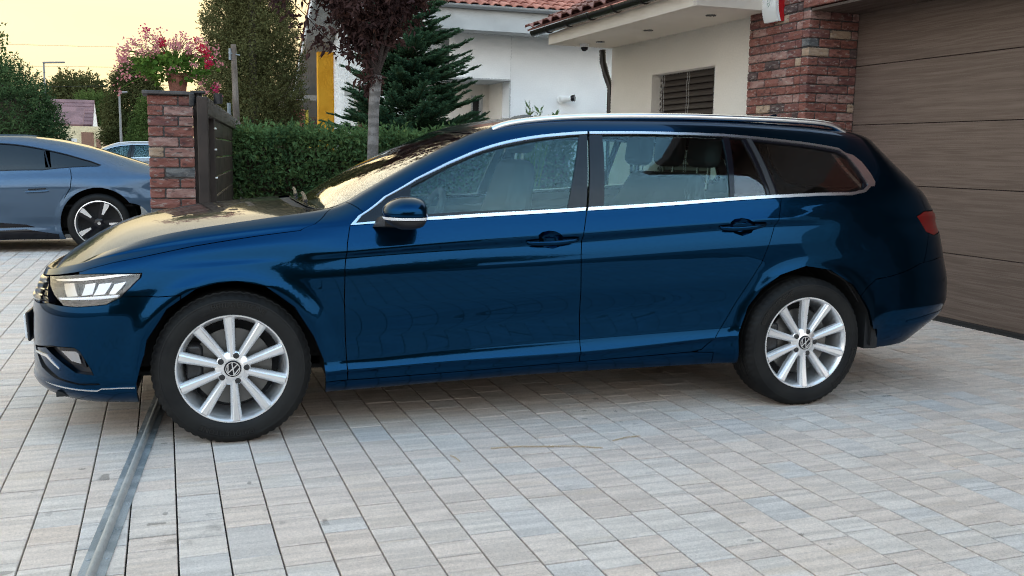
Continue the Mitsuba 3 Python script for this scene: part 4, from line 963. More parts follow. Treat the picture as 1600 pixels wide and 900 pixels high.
put('parapet', hbox(4.12, 4.6, 27.2, 27.4, -.02, 1.75), 'm_yellowwall', NH)
put('yellow_pier', hbox(4.121, 4.24, 27.62, 27.9, -.02, 2.6), 'm_yellowwall', NH)
for q in range(9):
    a = 4.24+q*.055
    put('railing_bar', H(tube([(a, 27.3, 1.75), (a+.05, 27.3, 1.95), (a-.01, 27.3, 2.12), (a+.03, 27.3, 2.30)], .012, 6)), 'm_black_trim', NH, smooth=40)
w3 = put('window', hbox(4.84, 4.86, 20.2, 22.2, .9, 2.75), 'm_black_gloss', NH)
put('lintel', hbox(4.55, 4.849, 19.9, 22.6, 2.80, 2.98), 'm_grey_trim', w3)
w4 = put('window', hbox(4.84, 4.86, 18.6, 20.0, 3.55, 4.6), 'm_black_gloss', NH); put('sill', hbox(4.70, 4.849, 18.4, 20.2, 3.46, 3.54), 'm_white_render', w4)
put('drain_pipe', H(tube([(6.085, nb-.035, 3.6), (6.085, nb-.035, 0)], .012, 8)), 'm_grey_trim', NH, smooth=40)
SC = thing('bullet_camera', 'white bullet security camera with black front on the white house wall', 'camera')
put('mount', H(xf(trimesh.creation.cylinder(.075, .05, sections=28), rotx(math.pi/2), (7.16, nb-.025, 2.34))), 'm_white_plastic', SC, smooth=40)
cv = np.array([.75, -.62, .12]); cv /= np.linalg.norm(cv); c0 = np.array([7.17, nb-.05, 2.34])
put('body', H(tube([c0, c0+cv*.20], .058, 20)), 'm_white_plastic', SC, smooth=40)
put('lens_hood', H(tube([c0+cv*.201, c0+cv*.27], [.061, .066], 20)), 'm_black_gloss', SC, smooth=40)
# ================================================================== plants
def leaf(c, trans=.6, rough=.45, spec=.5): return {'type': 'principledthin', 'base_color': c if isinstance(c, dict) else rgb(*c), 'roughness': rough, 'diff_trans': trans, 'spec_trans': 0.0, 'eta': 1.5}
def leafcol(c0, c1, c2=None, f=3.0):
    def fn(p, n, uv):
        c = MIX(c0, c1, SS(.25, .75, FB(p.x*f+2, p.y*f+7, p.z*f, 2)))
        c = MIX(c, c2 if c2 is not None else c1, SS(.6, .95, N1(p.x*19, p.y*19, p.z*19)))
        return c
    return mikit.proc(fn)
def bark(c0, c1, sz=.3, f=30): return {'type': 'bumpmap', 'scale': .004, 't': mikit.proc(lambda p, n, uv: FB(p.x*60, p.y*60, p.z*18, 3)), 'b': pbsdf(cloud(c0, c1, f, sz=sz, grain=.15), .9)}
def unit(v): return v/(np.linalg.norm(v, axis=-1, keepdims=True)+1e-12)
def leaves(P, D, L, W, g, fold=.25, droop=.0):
    "leaf blades at P pointing along D: two bent quads each, 4 triangles"
    n = len(P); D = unit(D); r = unit(g.normal(size=(n, 3))); S = unit(np.cross(D, r)); U = np.cross(S, D)
    L = np.broadcast_to(L, (n,))[:, None]*g.uniform(.7, 1.2, (n, 1)); W = np.broadcast_to(W, (n,))[:, None]*g.uniform(.75, 1.2, (n, 1))
    mid = P+D*L*.5+U*L*.06
    tip = P+D*L-U*L*.10+np.array([0, 0, -1.0])*L*droop
    V = np.stack([P, mid+S*W*.5+U*W*fold, tip, mid-S*W*.5+U*W*fold, mid], 1)
    F = np.array([[0, 1, 4], [1, 2, 4], [0, 4, 3], [4, 2, 3]])
    return trimesh.Trimesh(V.reshape(-1, 3), (F[None]+np.arange(n)[:, None, None]*5).reshape(-1, 3), process=False)
def sprigs(P, D, L, n_leaf, ll, lw, g, fold=.2, droop=0.):
    "leaves spread along twigs that start at P and run along D"
    n = len(P); t = (np.arange(n_leaf)+.5)/n_leaf
    base = P[:, None]+unit(D)[:, None]*(np.broadcast_to(L, (n,))[:, None, None]*t[None, :, None])
    d = unit(D)[:, None]*.55+unit(g.normal(size=(n, n_leaf, 3)))*.85
    return leaves(base.reshape(-1, 3), d.reshape(-1, 3), ll, lw, g, fold, droop)
def needle_twigs(P, D, L, g, per=26, nl=.022, nw=.0035):
    n = len(P); t = (np.arange(per)+.3)/per; D = unit(D)
    up = np.array([0, 0, 1.0]); S = unit(np.cross(D, up)+1e-6); U = np.cross(S, D)
    Ln = np.broadcast_to(L, (n,))
    base = P[:, None]+D[:, None]*(Ln[:, None, None]*t[None, :, None])
    sg = np.where(np.arange(per) % 2, 1., -1.)[None, :, None]; a = g.uniform(-.35, 1.15, (n, per, 1))
    nd = unit(D[:, None]*.75+S[:, None]*sg*np.cos(a)+U[:, None]*np.sin(a)*.9)
    ln = nl*g.uniform(.75, 1.2, (n, per, 1)); wv = unit(np.cross(nd, D[:, None]))*nw
    V = np.stack([base-wv, base+wv, base+nd*ln], 2).reshape(-1, 3)
    return trimesh.Trimesh(V, np.arange(len(V)).reshape(-1, 3), process=False)
def shell_points(n, c, r, g, inner=.55, rough=.18, seed=3, zmin=-1.0, squeeze=None):
    d = unit(g.normal(size=(n*2, 3))); d = d[d[:, 2] > zmin][:n]
    lump = 1+rough*(meshkit.fbm(d*2.3+seed, 3, seed)*2-1)*1.6+rough*.6*(meshkit.noise(d*7+seed, seed+5)*2-1)
    s = (g.uniform(inner**3, 1, len(d))**(1/3))*lump
    return np.asarray(c)+d*s[:, None]*np.asarray(r), d
bsdf('m_core', pbsdf((.075, .058, .042), 1.0, 0, .1))
def core_blob(c, r, seed, k=.62):
    s = trimesh.creation.icosphere(3); d = s.vertices
    s.vertices = np.asarray(c)+d*np.asarray(r)*k*(1+.25*(meshkit.fbm(d*2.3+seed, 3, seed)*2-1)[:, None]); return s
def world(a, b, z): return P3(a, b, z)
# --- the clipped laurel hedge
bsdf('m_laurel', leaf(leafcol((.060, .115, .050), (.11, .19, .075), (.18, .25, .09)), .45, .32))
g = np.random.default_rng(21)
HG = thing('hedge', 'dense clipped dark green laurel hedge behind the open gate', 'hedge')
n = 26000
ha0, ha1, hb0, hb1, hz = .42, 4.9, 6.95, 7.75, 1.46
f = g.random(n); A = g.uniform(ha0, ha1, n); B = g.uniform(hb0, hb1, n); Z = g.uniform(.04, hz, n)
front = f < .62; B[front] = hb0+np.abs(g.normal(0, .10, front.sum())); top = f > .80; Z[top] = hz-np.abs(g.normal(0, .07, top.sum()))
lft = (f > .62) & (f < .68); A[lft] = ha0+np.abs(g.normal(0, .08, lft.sum()))
bump = meshkit.fbm(np.stack([A*2.2, B*2.2, Z*2.2], -1), 3, 4)-.5
pts = A[:, None]*EX+(B-bump*.30)[:, None]*EY+np.stack([0*Z, 0*Z, Z*(1+.05*bump)+.10*bump], -1)
keep = ~((Z < .35) & (A < 1.1) & (g.random(n) < .75)); pts = pts[keep]; m_ = len(pts)
D = g.normal(size=(m_, 3))*.8+np.where(front[keep][:, None], -EY*.8, 0)+np.array([0, 0, .35])
lsz = g.choice([.055, .08, .105], m_, p=[.3, .45, .25]); put('leaves', leaves(pts, D, lsz, lsz*.42, g, .22), 'm_laurel', HG, kind='stuff')
ns = 420; A = g.uniform(ha0, ha1, ns); B = g.uniform(hb0, hb1-.1, ns)
put('new_shoots', sprigs(A[:, None]*EX+B[:, None]*EY+np.array([0, 0, hz-.06]), g.normal(size=(ns, 3))*.35+[0, 0, 1], g.uniform(.10, .24, ns), 9, .07, .028, g), 'm_laurel', HG, kind='stuff')
cb_ = xf(box(ha0+.22, ha1, hb0+.26, hb1, .25, hz-.20).subdivide().subdivide().subdivide().subdivide()); cb_.vertices += (meshkit.noise(cb_.vertices*3.1, 2)[:, None]-.5)*.16
put('inner_twigs', H(cb_), 'm_core', HG)  # solid block added inside so no light shows through the leaves
stx = [tube([P3(a, 7.3+g.normal(0, .1), 0), P3(a+g.normal(0, .05), 7.3, .7)], .014, 6) for a in np.arange(.5, 4.8, .22)]
put('stems', cat(stx), 'm_core', HG, kind='stuff')
bsdf('m_picket', pbsdf((.16, .155, .15), .7))
FN = thing('low_fence', 'low grey picket fence showing under the left end of the hedge', 'fence')
for i in range(14): put('picket', H(rbox(.05, .018, .62, .006, 1, (.44+i*.085, 6.82, .31))), 'm_picket', FN)
put('fence_rail', H(rbox(1.25, .02, .05, .006, 1, (1.0, 6.85, .45))), 'm_picket', FN)
# low plants at its foot
bsdf('m_herb', leaf(leafcol((.06, .10, .03), (.13, .19, .05)), .5))
for i, (a, b, h) in enumerate(((.75, 6.55, .34), (1.05, 6.5, .42), (1.38, 6.6, .30))):
    k = thing('leafy_weed', ('small leafy plant at the foot of the hedge, leftmost', 'small leafy plant at the foot of the hedge, middle and tallest', 'small leafy plant at the foot of the hedge, rightmost')[i], 'plant', 'plants at the foot of the hedge')
    put('leaves', sprigs(np.tile(P3(a, b, 0), (26, 1))+g.normal(0, .05, (26, 3))*[1, 1, 0], g.normal(size=(26, 3))*.45+[0, 0, 1], h, 10, .055, .02, g), 'm_herb', k, kind='stuff')
put('verge', hbox(.25, 5.6, 6.35, 9.5, -.1, .012), 'm_soil'); tag('verge', kind='structure')
# --- purple leaved plum
bsdf('m_plum_leaf', leaf(leafcol((.048, .028, .028), (.085, .048, .044), (.12, .062, .048)), .35, .38))
bsdf('m_plum_bark', bark((.12, .108, .10), (.22, .20, .19), 1.6, 14))
bsdf('m_plum_twig', pbsdf((.05, .035, .032), .8))
g = np.random.default_rng(5)
PT = thing('plum_tree', 'purple leaved ornamental plum tree with a smooth grey trunk in front of the hedge', 'tree')
tp = np.array([P3(1.69, 4.78, -.02), P3(1.70, 4.79, .6), P3(1.715, 4.8, 1.2), P3(1.73, 4.8, 1.7), P3(1.755, 4.81, 2.02)])
put('trunk', tube(tp, [.074, .062, .056, .054, .062], 16), 'm_plum_bark', PT, smooth=True)
fork = tp[-1]; limbs, tw_p, tw_d = [], [], []
ends = [(-.62, -.10, .95), (-.35, .35, 1.25), (.02, -.3, 1.45), (.35, .2, 1.35), (.62, -.15, 1.05), (.15, .5, 1.2), (-.15, -.5, 1.15), (.48, .45, .95), (-.45, -.45, .85), (-.95, -.05, 1.15), (.25, -.55, .95)]
def curve(p0, p1, bend, n=10):
    t = np.linspace(0, 1, n)[:, None]; c = (p0+p1)/2+bend
    return (1-t)**2*p0+2*t*(1-t)*c+t*t*p1
for e in ends:
    e = np.array(e); c = curve(fork-[0, 0, .04], fork+e, np.array([-e[0]*.18, -e[1]*.18, .12]))
    limbs.append(tube(c, np.linspace(.026, .009, 10), 8)); 
    for k in range(3, 10):
        for _ in range(9):
            tw_p.append(c[k]+g.normal(0, .03, 3)); tw_d.append(unit(np.array(e))*.4+g.normal(size=3)*.8)
# a drooping branch to the left
dp = fork+np.array([[-.10, -.05, .16], [-.26, -.08, .18], [-.42, -.10, .26], [-.55, -.12, .38], [-.70, -.10, .54], [-.88, -.05, .72], [-1.05, 0, .86]])
dl = fork+np.array([[0, 0, 0], [-.10, -.04, .10], [-.20, -.06, .26], [-.30, -.06, .42], [-.42, -.03, .60]])
for c, r in ((dp, .008), (dl, .012)): limbs.append(tube(c, np.linspace(r, r*.5, len(c)), 6))
for c, q in ((dp, 6), (dl, 4)):
    for k in range(len(c)):
        for _ in range(q):
            tw_p.append(c[k]+g.normal(0, .035, 3)); tw_d.append(np.array([-.5, 0, -.25])+g.normal(size=3)*.75)
for i, l in enumerate(limbs): put('limb', l, 'm_plum_twig', PT, smooth=True)
cr, _ = shell_points(640, fork+[-.04, 0, 1.36], (.84, .84, .94), g, .1, .2, 4)
cr = cr[np.hypot(cr[:, 0]-fork[0], cr[:, 1]-fork[1]) < .30+(cr[:, 2]-fork[2]-.16)*1.0]
tw_p = np.vstack([np.array(tw_p), cr]); tw_d = np.vstack([np.array(tw_d), g.normal(size=cr.shape)+[0, 0, -.1]])
put('leaves', sprigs(tw_p, tw_d, g.uniform(.10, .22, len(tw_p)), 8, .075, .034, g, .25, .25), 'm_plum_leaf', PT, kind='stuff')
# suckers low on the fork
sk = np.tile(fork+[0, 0, -.10], (16, 1))+g.normal(0, .04, (16, 3)); put('fork_leaves', sprigs(sk, g.normal(size=(16, 3))+[-.6, 0, -.2], .13, 6, .07, .032, g, .25, .3), 'm_plum_leaf', PT, kind='stuff')
# --- the young fir
bsdf('m_fir', leaf(leafcol((.032, .070, .038), (.062, .122, .064), (.10, .165, .08)), .15, .35))
bsdf('m_fir_bark', bark((.05, .04, .03), (.10, .08, .06)))
g = np.random.default_rng(9)
FT = thing('fir_tree', 'young dark green fir tree between the plum tree and the white house', 'tree')
fa, fb, fh = 3.06, 8.75, 4.3
put('trunk', tube([P3(fa, fb, 0), P3(fa, fb, 2), P3(fa, fb, fh)], [.08, .05, .012], 10), 'm_fir_bark', FT, smooth=True)
TPn, TDn, TLn, br = [], [], [], []
z = .18
while z < fh-.15:
    rmax = 1.46*(1-z/fh)**.75*(1 if z > .5 else .85)
    nb_ = int(g.integers(10, 14)); ph0 = g.random()*6.28
    for q in range(nb_):
        ph = ph0+q*2*np.pi/nb_+g.normal(0, .12); ln = rmax*g.uniform(.78, 1.14); out = np.array([math.cos(ph), math.sin(ph), 0])
        p0 = P3(fa, fb, z+g.normal(0, .03)); tip = p0+out*ln+np.array([0, 0, ln*g.uniform(.12, .36)])
        c = curve(p0, tip, np.array([0, 0, -ln*.10]), 9); br.append(tube(c, np.linspace(.012, .004, 9), 5, False))
        side = np.cross(out, [0, 0, 1.0]); m = int(6+ln*16)
        for t in np.linspace(.22, 1., m):
            i = min(int(t*8), 7); pp = c[i]+(c[i+1]-c[i])*(t*8-i); dd = unit(c[i+1]-c[i])
            TPn.append(pp); TDn.append(dd+g.normal(0, .05, 3)); TLn.append(.10)
            sl_ = ln*.40*(1.05-t)+.07
            for s in (-1, 1):
                d2 = unit(dd*.72+side*s*.75+[0, 0, g.uniform(-.08, .22)])
                k = max(1, int(sl_/.085))
                for w in range(k):
                    TPn.append(pp+d2*(w*.085)); TDn.append(d2+g.normal(0, .07, 3)); TLn.append(.10)
    z += .125+g.random()*.04
put('branches', cat(br), 'm_fir_bark', FT, kind='stuff')
put('needles', needle_twigs(np.array(TPn), np.array(TDn), np.array(TLn), g, 30, .030, .0055), 'm_fir', FT, kind='stuff')
# --- big cypress-like conifer beyond the gate
bsdf('m_thuja', leaf(leafcol((.078, .085, .036), (.135, .135, .056), (.20, .18, .08), 1.2), .45))
bsdf('m_bark', bark((.06, .048, .038), (.12, .10, .08)))
def conifer(label, a, b, h, r, mat, n, ll, lw, seed, power=.55, zb=.2, cat_='tree', group=None, dens=7, core=True):
    g = np.random.default_rng(seed); k = thing('conifer_tree', label, cat_, group)
    put('trunk', tube([P3(a, b, 0), P3(a, b, h*.6), P3(a, b, h*.97)], [r*.10, r*.06, .015], 8), 'm_bark', k, smooth=True)
    z = zb+(h-zb)*g.random(n)**1.25; ph = g.uniform(0, 2*np.pi, n); q = np.stack([np.cos(ph), np.sin(ph), z*.9], -1)
    rad = r*np.clip(1-(z-zb)/(h-zb), 0, 1)**power*np.clip((z-zb+.6)/1.2, .3, 1)
    rad = rad*(1+.42*(meshkit.fbm(q*[2.2, 2.2, 1.6]+seed, 3, seed)*2-1))*(.35+.65*g.random(n)**.45)
    P = P3(a, b, 0)+np.stack([rad*np.cos(ph), rad*np.sin(ph), z], -1)
    D = np.stack([np.cos(ph), np.sin(ph), .65+0*ph], -1)+g.normal(0, .35, (n, 3))
    put('crown', sprigs(P, D, g.uniform(.5, 1.1, n)*ll*3.2, dens, ll, lw, g, .1), mat, k, kind='stuff')
    return k
conifer('tall olive green conifer behind the gate, backlit by the evening sky', 1.76, 19, 8.0, 1.24, 'm_thuja', 21000, .075, .026, 31, .42)
conifer('second tall conifer partly hidden to the right of the tallest one', 1.95, 22.5, 6.4, .72, 'm_thuja', 12000, .080, .028, 33, .45)
# --- round bush across the street
bsdf('m_bush', leaf(leafcol((.032, .062, .028), (.068, .112, .046), (.11, .155, .06), 2), .25))
def bush(name, label, cat_, c, r, mat, n, ll, lw, seed, trunk=True, inner=.72, rough=.10, dens=7, core=.72, zmin=-.75):
    g = np.random.default_rng(seed); k = thing(name, label, cat_)
    P, d = shell_points(n, c, r, g, inner, rough, seed, zmin)
    put('crown', sprigs(P, d+g.normal(0, .5, d.shape), ll*2.6, dens, ll, lw, g, .15), mat, k, kind='stuff')
    if core: put('inner_wood', core_blob(c, r, seed, core), 'm_core', k)  # solid blob added to stop light passing through the crown
    if trunk:
        c = np.asarray(c); h = c[2]; ps = [tube([c*[1, 1, 0], c*[1, 1, .6]+[.03, 0, 0], c+[0, 0, r[2]*.3]], [.10*h/3+.03, .07*h/3+.02, .02], 9)]
        put('trunk', cat(ps), 'm_bark', k, smooth=True)
    return k
bush('round_bush', 'big dark green rounded bush across the street behind the grey car', 'bush', P3(-3.22, 14.2, 1.35), (1.22, 1.2, 1.36), 'm_bush', 8000, .075, .022, 41)
bsdf('m_gold', leaf(leafcol((.055, .095, .030), (.095, .140, .042), (.13, .165, .055), 1), .7))
bsdf('m_olive', leaf(leafcol((.050, .062, .025), (.095, .100, .040), (.13, .12, .05), .8), .5))
bush('street_tree', 'sunlit yellow green tree at the left edge above the round bush', 'tree', P3(-5.6, 22, 3.2), (1.5, 1.3, 1.5), 'm_gold', 1700, .11, .06, 42, inner=.2, rough=.3, core=0, dens=5)
conifer('spreading conifer beyond the street lamp, left of the brick gate pillar', -1.35, 42, 4.9, 1.6, 'm_olive', 5200, .16, .05, 43, .55, 1.0)
conifer('lower golden conifer at the foot of the spreading one beyond the street', -.7, 37, 3.2, 1.0, 'm_gold', 1500, .14, .05, 44, .6, .5)
bush('far_tree', 'dark rounded tree above the purple roof in the distance', 'tree', P3(-6.4, 78, 4.6), (2.3, 2.0, 1.9), 'm_olive', 1700, .30, .12, 45, inner=.4, rough=.25, core=.6)
bush('far_tree', 'golden lit tree above the purple roof in the distance', 'tree', P3(-4.9, 74, 3.6), (1.5, 1.5, 1.2), 'm_gold', 1100, .28, .12, 46, inner=.4, rough=.3, core=0)
bsdf('m_flower_pink', leaf((.52, .045, .16), .5, .6)); bsdf('m_flower_red', leaf((.50, .03, .07), .5, .6)); bsdf('m_flower_pale', leaf((.62, .26, .28), .6, .6))
k = thing('flowering_shrub', 'shrub with a hanging pink flower spike beside the pink wall', 'plant'); g = np.random.default_rng(3)
put('flowers', leaves(P3(3.72, 26.5, 2.2)+g.normal(0, 1, (240, 3))*[.07, .07, .22], g.normal(size=(240, 3)), .07, .06, g), 'm_flower_pink', k, kind='stuff')
put('stem', tube([P3(3.72, 26.5, 0), P3(3.72, 26.5, 2.2)], .03, 6), 'm_bark', k)
# --- geraniums on the pillar
bsdf('m_pot', pbsdf(cloud((.20, .075, .05), (.27, .11, .075), 12, grain=.1), .75))
bsdf('m_geranium', leaf(leafcol((.070, .14, .028), (.13, .23, .045), (.20, .30, .06), 9), .6))
g = np.random.default_rng(17)
GF = thing('geranium_pot', 'terracotta pot of pink and red trailing geraniums on top of the gate pillar', 'flower pot')
pc = P3(pa0+.225, pb0+.17, 1.685)
put('pot', xf(trimesh.creation.revolve([(0.001, 0), (.060, 0), (.078, .12), (.086, .12), (.088, .145), (.078, .145), (.072, .12), (.001, .118)], sections=36), None, pc), 'm_pot', GF, smooth=40)
cf = pc+np.array([-.03, 0, .17])
P, d = shell_points(620, cf+[0, 0, .015], (.27, .18, .095), g, .3, .35, 6)
put('leaves', leaves(P, d+g.normal(0, .6, d.shape), .042, .040, g, .15), 'm_geranium', GF, kind='stuff')
st = []; heads = []
for i in range(100):
    s = g.uniform(-1, 1); tip = cf+np.array([s*.37-.02, g.normal(0, .13), .03+.21*math.sqrt(max(0, 1-abs(s)**2))*g.uniform(.35, 1.12)+g.normal(0, .03)-(.20 if g.random() < .12 else 0)])
    st.append(tube(curve(cf, tip, np.array([0, 0, .06]), 5), .0022, 4, False)); heads.append(tip)
put('stalks', cat(st), 'm_geranium', GF, kind='stuff')
for i, h in enumerate(heads):
    big = (h[0] > cf[0]+.20 and g.random() < .26) or g.random() < .04
    m = leaves(h+g.normal(0, .017 if big else .019, (46 if big else 20, 3)), g.normal(size=(46 if big else 20, 3)), .021, .016, g, .1)
    put('flower_head', m, ('m_flower_pink' if i % 2 else 'm_flower_red') if big else 'm_flower_pale', GF)
# --- shrub sprigs in front of the house
bsdf('m_oleander', leaf(leafcol((.075, .13, .05), (.13, .20, .085)), .5))
OL = thing('oleander', 'potted shrub with upright narrow leaves showing above the car roof', 'shrub'); g = np.random.default_rng(23)
for a, h in ((3.14, 1.80), (3.23, 1.76), (3.08, 1.68), (3.34, 1.73), (3.18, 1.60), (3.28, 1.55), (3.0, 1.5)):
    p0 = P3(3.12, 4.05, .3); p1 = P3(a, 4.0+g.normal(0, .08), h-.09)
    put('stem', tube(curve(p0, p1, np.array([0, 0, .1]), 6), .006, 6), 'm_geranium', OL, smooth=True)
    n = 34; cc = curve(p0, p1, np.array([0, 0, .1]), 60); q = cc[np.linspace(34, 59, n).astype(int)]
    put('leaves', leaves(q, unit(g.normal(size=(n, 3))*[1, 1, .2])*.62+[0, 0, .8], .10, .026, g, .1), 'm_oleander', OL, kind='stuff')
put('pot', xf(trimesh.creation.revolve([(0.001, 0), (.17, 0), (.22, .36), (.24, .36), (.24, .40), (.20, .40), (.19, .34), (.001, .33)], sections=40), None, P3(3.2, 4.05, 0)), 'm_pot', OL, smooth=40)
# ================================================================== across the street: lamps, wires, houses
bsdf('m_far_cream', pbsdf(cloud((.55, .46, .28), (.62, .52, .33), 1, grain=.04), .9))
bsdf('m_far_white', pbsdf(cloud((.55, .54, .52), (.62, .61, .59), 1, grain=.04), .9))
bsdf('m_roof_purple', pbsdf(cloud((.13, .075, .085), (.19, .11, .12), 2, grain=.15), .8))
bsdf('m_roof_grey', pbsdf(cloud((.14, .145, .15), (.20, .20, .205), .8, grain=.15), .85))
bsdf('m_door_brown', pbsdf((.20, .10, .065), .6))
bsdf('m_lamp_grey', pbsdf((.26, .265, .27), .5, .5))
FH = thing('far_house', 'small cream house with a purple tiled gable roof far down the street', 'house')
put('wall', hbox(-8.5, -3.55, 55, 57.99, -.03, 2.45), 'm_far_cream', FH); put('rear_wall', hbox(-8.5, -5.0, 58, 62, -.03, 2.6), 'm_far_cream', FH)
def gable(a0, a1, b0, b1, z0, z1, ov=.25):
    bm = (b0+b1)/2
    m = extrude(Polygon([(b0-ov, z0), (bm, z1), (b1+ov, z0), (b1+ov, z0-.14), (bm, z1-.14), (b0-ov, z0-.14)]), a1-a0); v = m.vertices.copy(); m.vertices = np.stack([v[:, 2]+a0, v[:, 0], v[:, 1]], -1); return m
def battens(a0, a1, b0, b1, z0, z1, n, ov=.25):
    bm = (b0+b1)/2; o = []
    for i in range(n):
        t0, t1 = i/n, (i+1)/n
        o.append(xf(box(a0, a1, 0, 1, 0, .05), None, (0, 0, 0)))
        v = o[-1].vertices; s = v[:, 1].copy(); bb_ = (b0-ov)+(bm-b0+ov)*(t0+(t1-t0)*s); zz = z0+(z1-z0)*(t0+(t1-t0)*s)+v[:, 2]+.05*(1-s); v[:, 1] = bb_; v[:, 2] = zz
    return o
rk = put('roof', H(gable(-8.5, -4.25, 59, 64, 2.55, 4.15)), 'm_roof_purple', FH)
for m in battens(-8.5, -4.25, 59, 64, 2.55, 4.15, 7): put('tile_row', H(m), 'm_roof_purple', rk)
put('gable_wall', H(extrude(Polygon([(59, 2.4), (61.5, 4.0), (64, 2.4)]), .2).apply_transform(np.array([[0, 0, 1, -4.45], [1, 0, 0, 0], [0, 1, 0, 0], [0, 0, 0, 1]]))), 'm_far_white', FH)
put('porch_roof', H(xf(box(-7.6, -4.55, 0, 2.6, -.06, .06), rotx(.42), (0, 55.3, 2.5))), 'm_roof_purple', FH)
put('garage_door', hbox(-4.62, -3.98, 54.95, 55.0, -.03, 2.12), 'm_door_brown', FH)
put('door', hbox(-3.86, -3.62, 54.95, 55.0, -.03, 1.75), 'm_door_brown', FH)
wf_ = put('window', hbox(-5.35, -4.85, 54.95, 55.0, 1.0, 1.75), 'm_far_white', FH); put('pane', hbox(-5.30, -5.15, 54.93, 54.949, 1.05, 1.7), 'm_black_gloss', wf_)
FB2 = thing('far_barn', 'grey gable wall standing behind the purple roofed house', 'building')
put('wall', H(extrude(Polygon([(-6.5, 0), (-1.0, 0), (-1.0, 2.2), (-2.9, 4.4), (-4.6, 4.7), (-6.5, 3.6)]), 2.0).apply_transform(np.array([[1, 0, 0, 0], [0, 0, 1, 84], [0, 1, 0, 0], [0, 0, 0, 1]]))), 'm_roof_grey', FB2)
put('roof', H(extrude(Polygon([(-6.7, 3.6), (-4.6, 4.85), (-2.8, 4.5), (-.9, 2.2), (-.9, 2.05), (-2.9, 4.35), (-4.6, 4.7), (-6.7, 3.45)]), 2.2).apply_transform(np.array([[1, 0, 0, 0], [0, 0, 1, 83.8], [0, 1, 0, 0], [0, 0, 0, 1]]))), 'm_roof_purple', FB2)
BW = thing('garden_wall', 'low reddish garden wall right of the small cream house', 'wall'); put('face', hbox(-3.5, -2.6, 55.5, 55.8, -.03, 2.0), 'm_brick_pink', BW)
def lamp(label, a, b, h, arm):
    k = thing('street_lamp', label, 'street lamp', None)
    put('post', tube([P3(a, b, 0), P3(a, b, h*.6), P3(a, b, h)], [.055, .045, .035], 10), 'm_lamp_grey', k, smooth=40)
    put('head', H(xf(rbox(arm, .14, .07, .03, 3), roty(-.06), (a+arm*.45, b, h+.02))), 'm_lamp_grey', k, smooth=40)
lamp('slim grey street lamp standing left of the brick gate pillar', -1.76, 34, 3.28, .30)
lamp('street lamp whose head shows just above the round bush', -4.85, 40, 4.72, .85)
AN = thing('antenna', 'thin roof aerial against the yellow sky', 'antenna')
put('mast', tube([P3(-3.35, 70, 0), P3(-3.35, 70, 6.1)], .03, 6), 'm_lamp_grey', AN)
for z, w in ((5.9, .30), (5.6, .42), (5.3, .36)): put('cross_bar', tube([P3(-3.35-w/2, 70, z), P3(-3.35+w/2, 70, z)], .018, 5), 'm_lamp_grey', AN)
for i, (z0, z1) in enumerate(((6.05, 6.55), (5.0, 5.6), (3.95, 4.75))):
    t = np.linspace(0, 1, 16); pts = np.array([P3(-14+22*q, 48, z0-.0*q+(z1-z0)*q*1.25-.35*4*q*(1-q)*.4) for q in t])
    k = put('overhead_wire', tube(pts, .008, 4), 'm_gutter_dark'); tag(k, ('uppermost', 'middle', 'lowest')[i]+' of the three thin overhead wires crossing the yellow sky', 'wire', 'overhead wires')
put('street', hbox(-60, -.62, 10.55, 17, -.2, -.008), 'm_asphalt'); tag('street', kind='structure')

# ================================================================== the grey fastback and the white car
bsdf('m_paint_grey', {'type': 'blendbsdf', 'weight': 0.4,
     'a': two({'type': 'plastic', 'int_ior': 1.62, 'diffuse_reflectance': rgb(0.045, 0.075, 0.115), 'nonlinear': True}),
     'b': two({'type': 'roughconductor', 'material': 'none', 'alpha': 0.30, 'distribution': 'ggx', 'specular_reflectance': rgb(0.13, 0.20, 0.30)})})
bsdf('m_glass_tint', two({'type': 'plastic', 'int_ior': 1.52, 'diffuse_reflectance': rgb(.006, .007, .009)}))
bsdf('m_paint_white', {'type': 'plastic', 'int_ior': 1.6, 'diffuse_reflectance': rgb(.60, .62, .64), 'nonlinear': True})
LVG = [
 ('bottom', [(-.9, .15), (4, .17)], [(-.35, .84), (1.5, .86), (3.2, .86)], -.85, 3.80),
 ('sill', [(-.9, .24), (4, .27)], [(-.35, .90), (1.5, .915), (3.2, .90)], -.92, 3.90),
 ('sill top', [(-.9, .30), (4, .34)], [(-.35, .91), (1.5, .90), (3.2, .92)], -.93, 3.93),
 ('low', [(-.9, .42), (4, .46)], [(-.35, .93), (1.5, .895), (2.4, .935), (3.2, .935)], -.93, 3.95),
 ('mid', [(-.9, .55), (1.5, .62), (4, .62)], [(-.35, .935), (1.5, .925), (2.6, .955), (3.2, .95)], -.92, 3.95),
 ('haunch', [(-.9, .64), (1.5, .76), (2.6, .78), (4, .76)], [(-.35, .90), (1.5, .925), (2.5, .960), (3.0, .965), (3.2, .945)], -.90, 3.93),
 ('shoulder', [(-.9, .68), (1.5, .84), (2.6, .885), (4, .86)], [(-.35, .86), (1.5, .90), (2.6, .935), (3.2, .915)], -.88, 3.90),
 ('belt', [(-.9, .71), (0, .86), (1.5, .93), (2.4, .965), (3.2, .965), (4, .93)], [(-.35, .80), (1.5, .86), (2.6, .875), (3.2, .85)], -.86, 3.86)]
GT_Z = PC([-.95, -.5, 0, .4, .8, 1.2, 1.6, 2.0, 2.4, 2.8, 3.2, 3.6, 3.9], [.715, .82, .90, .95, 1.15, 1.30, 1.362, 1.370, 1.335, 1.255, 1.135, 1.015, .955])
GT_W = PC([-.35, .4, 1.0, 1.6, 2.2, 2.8, 3.2, 3.6], [.72, .72, .62, .58, .565, .545, .54, .55])
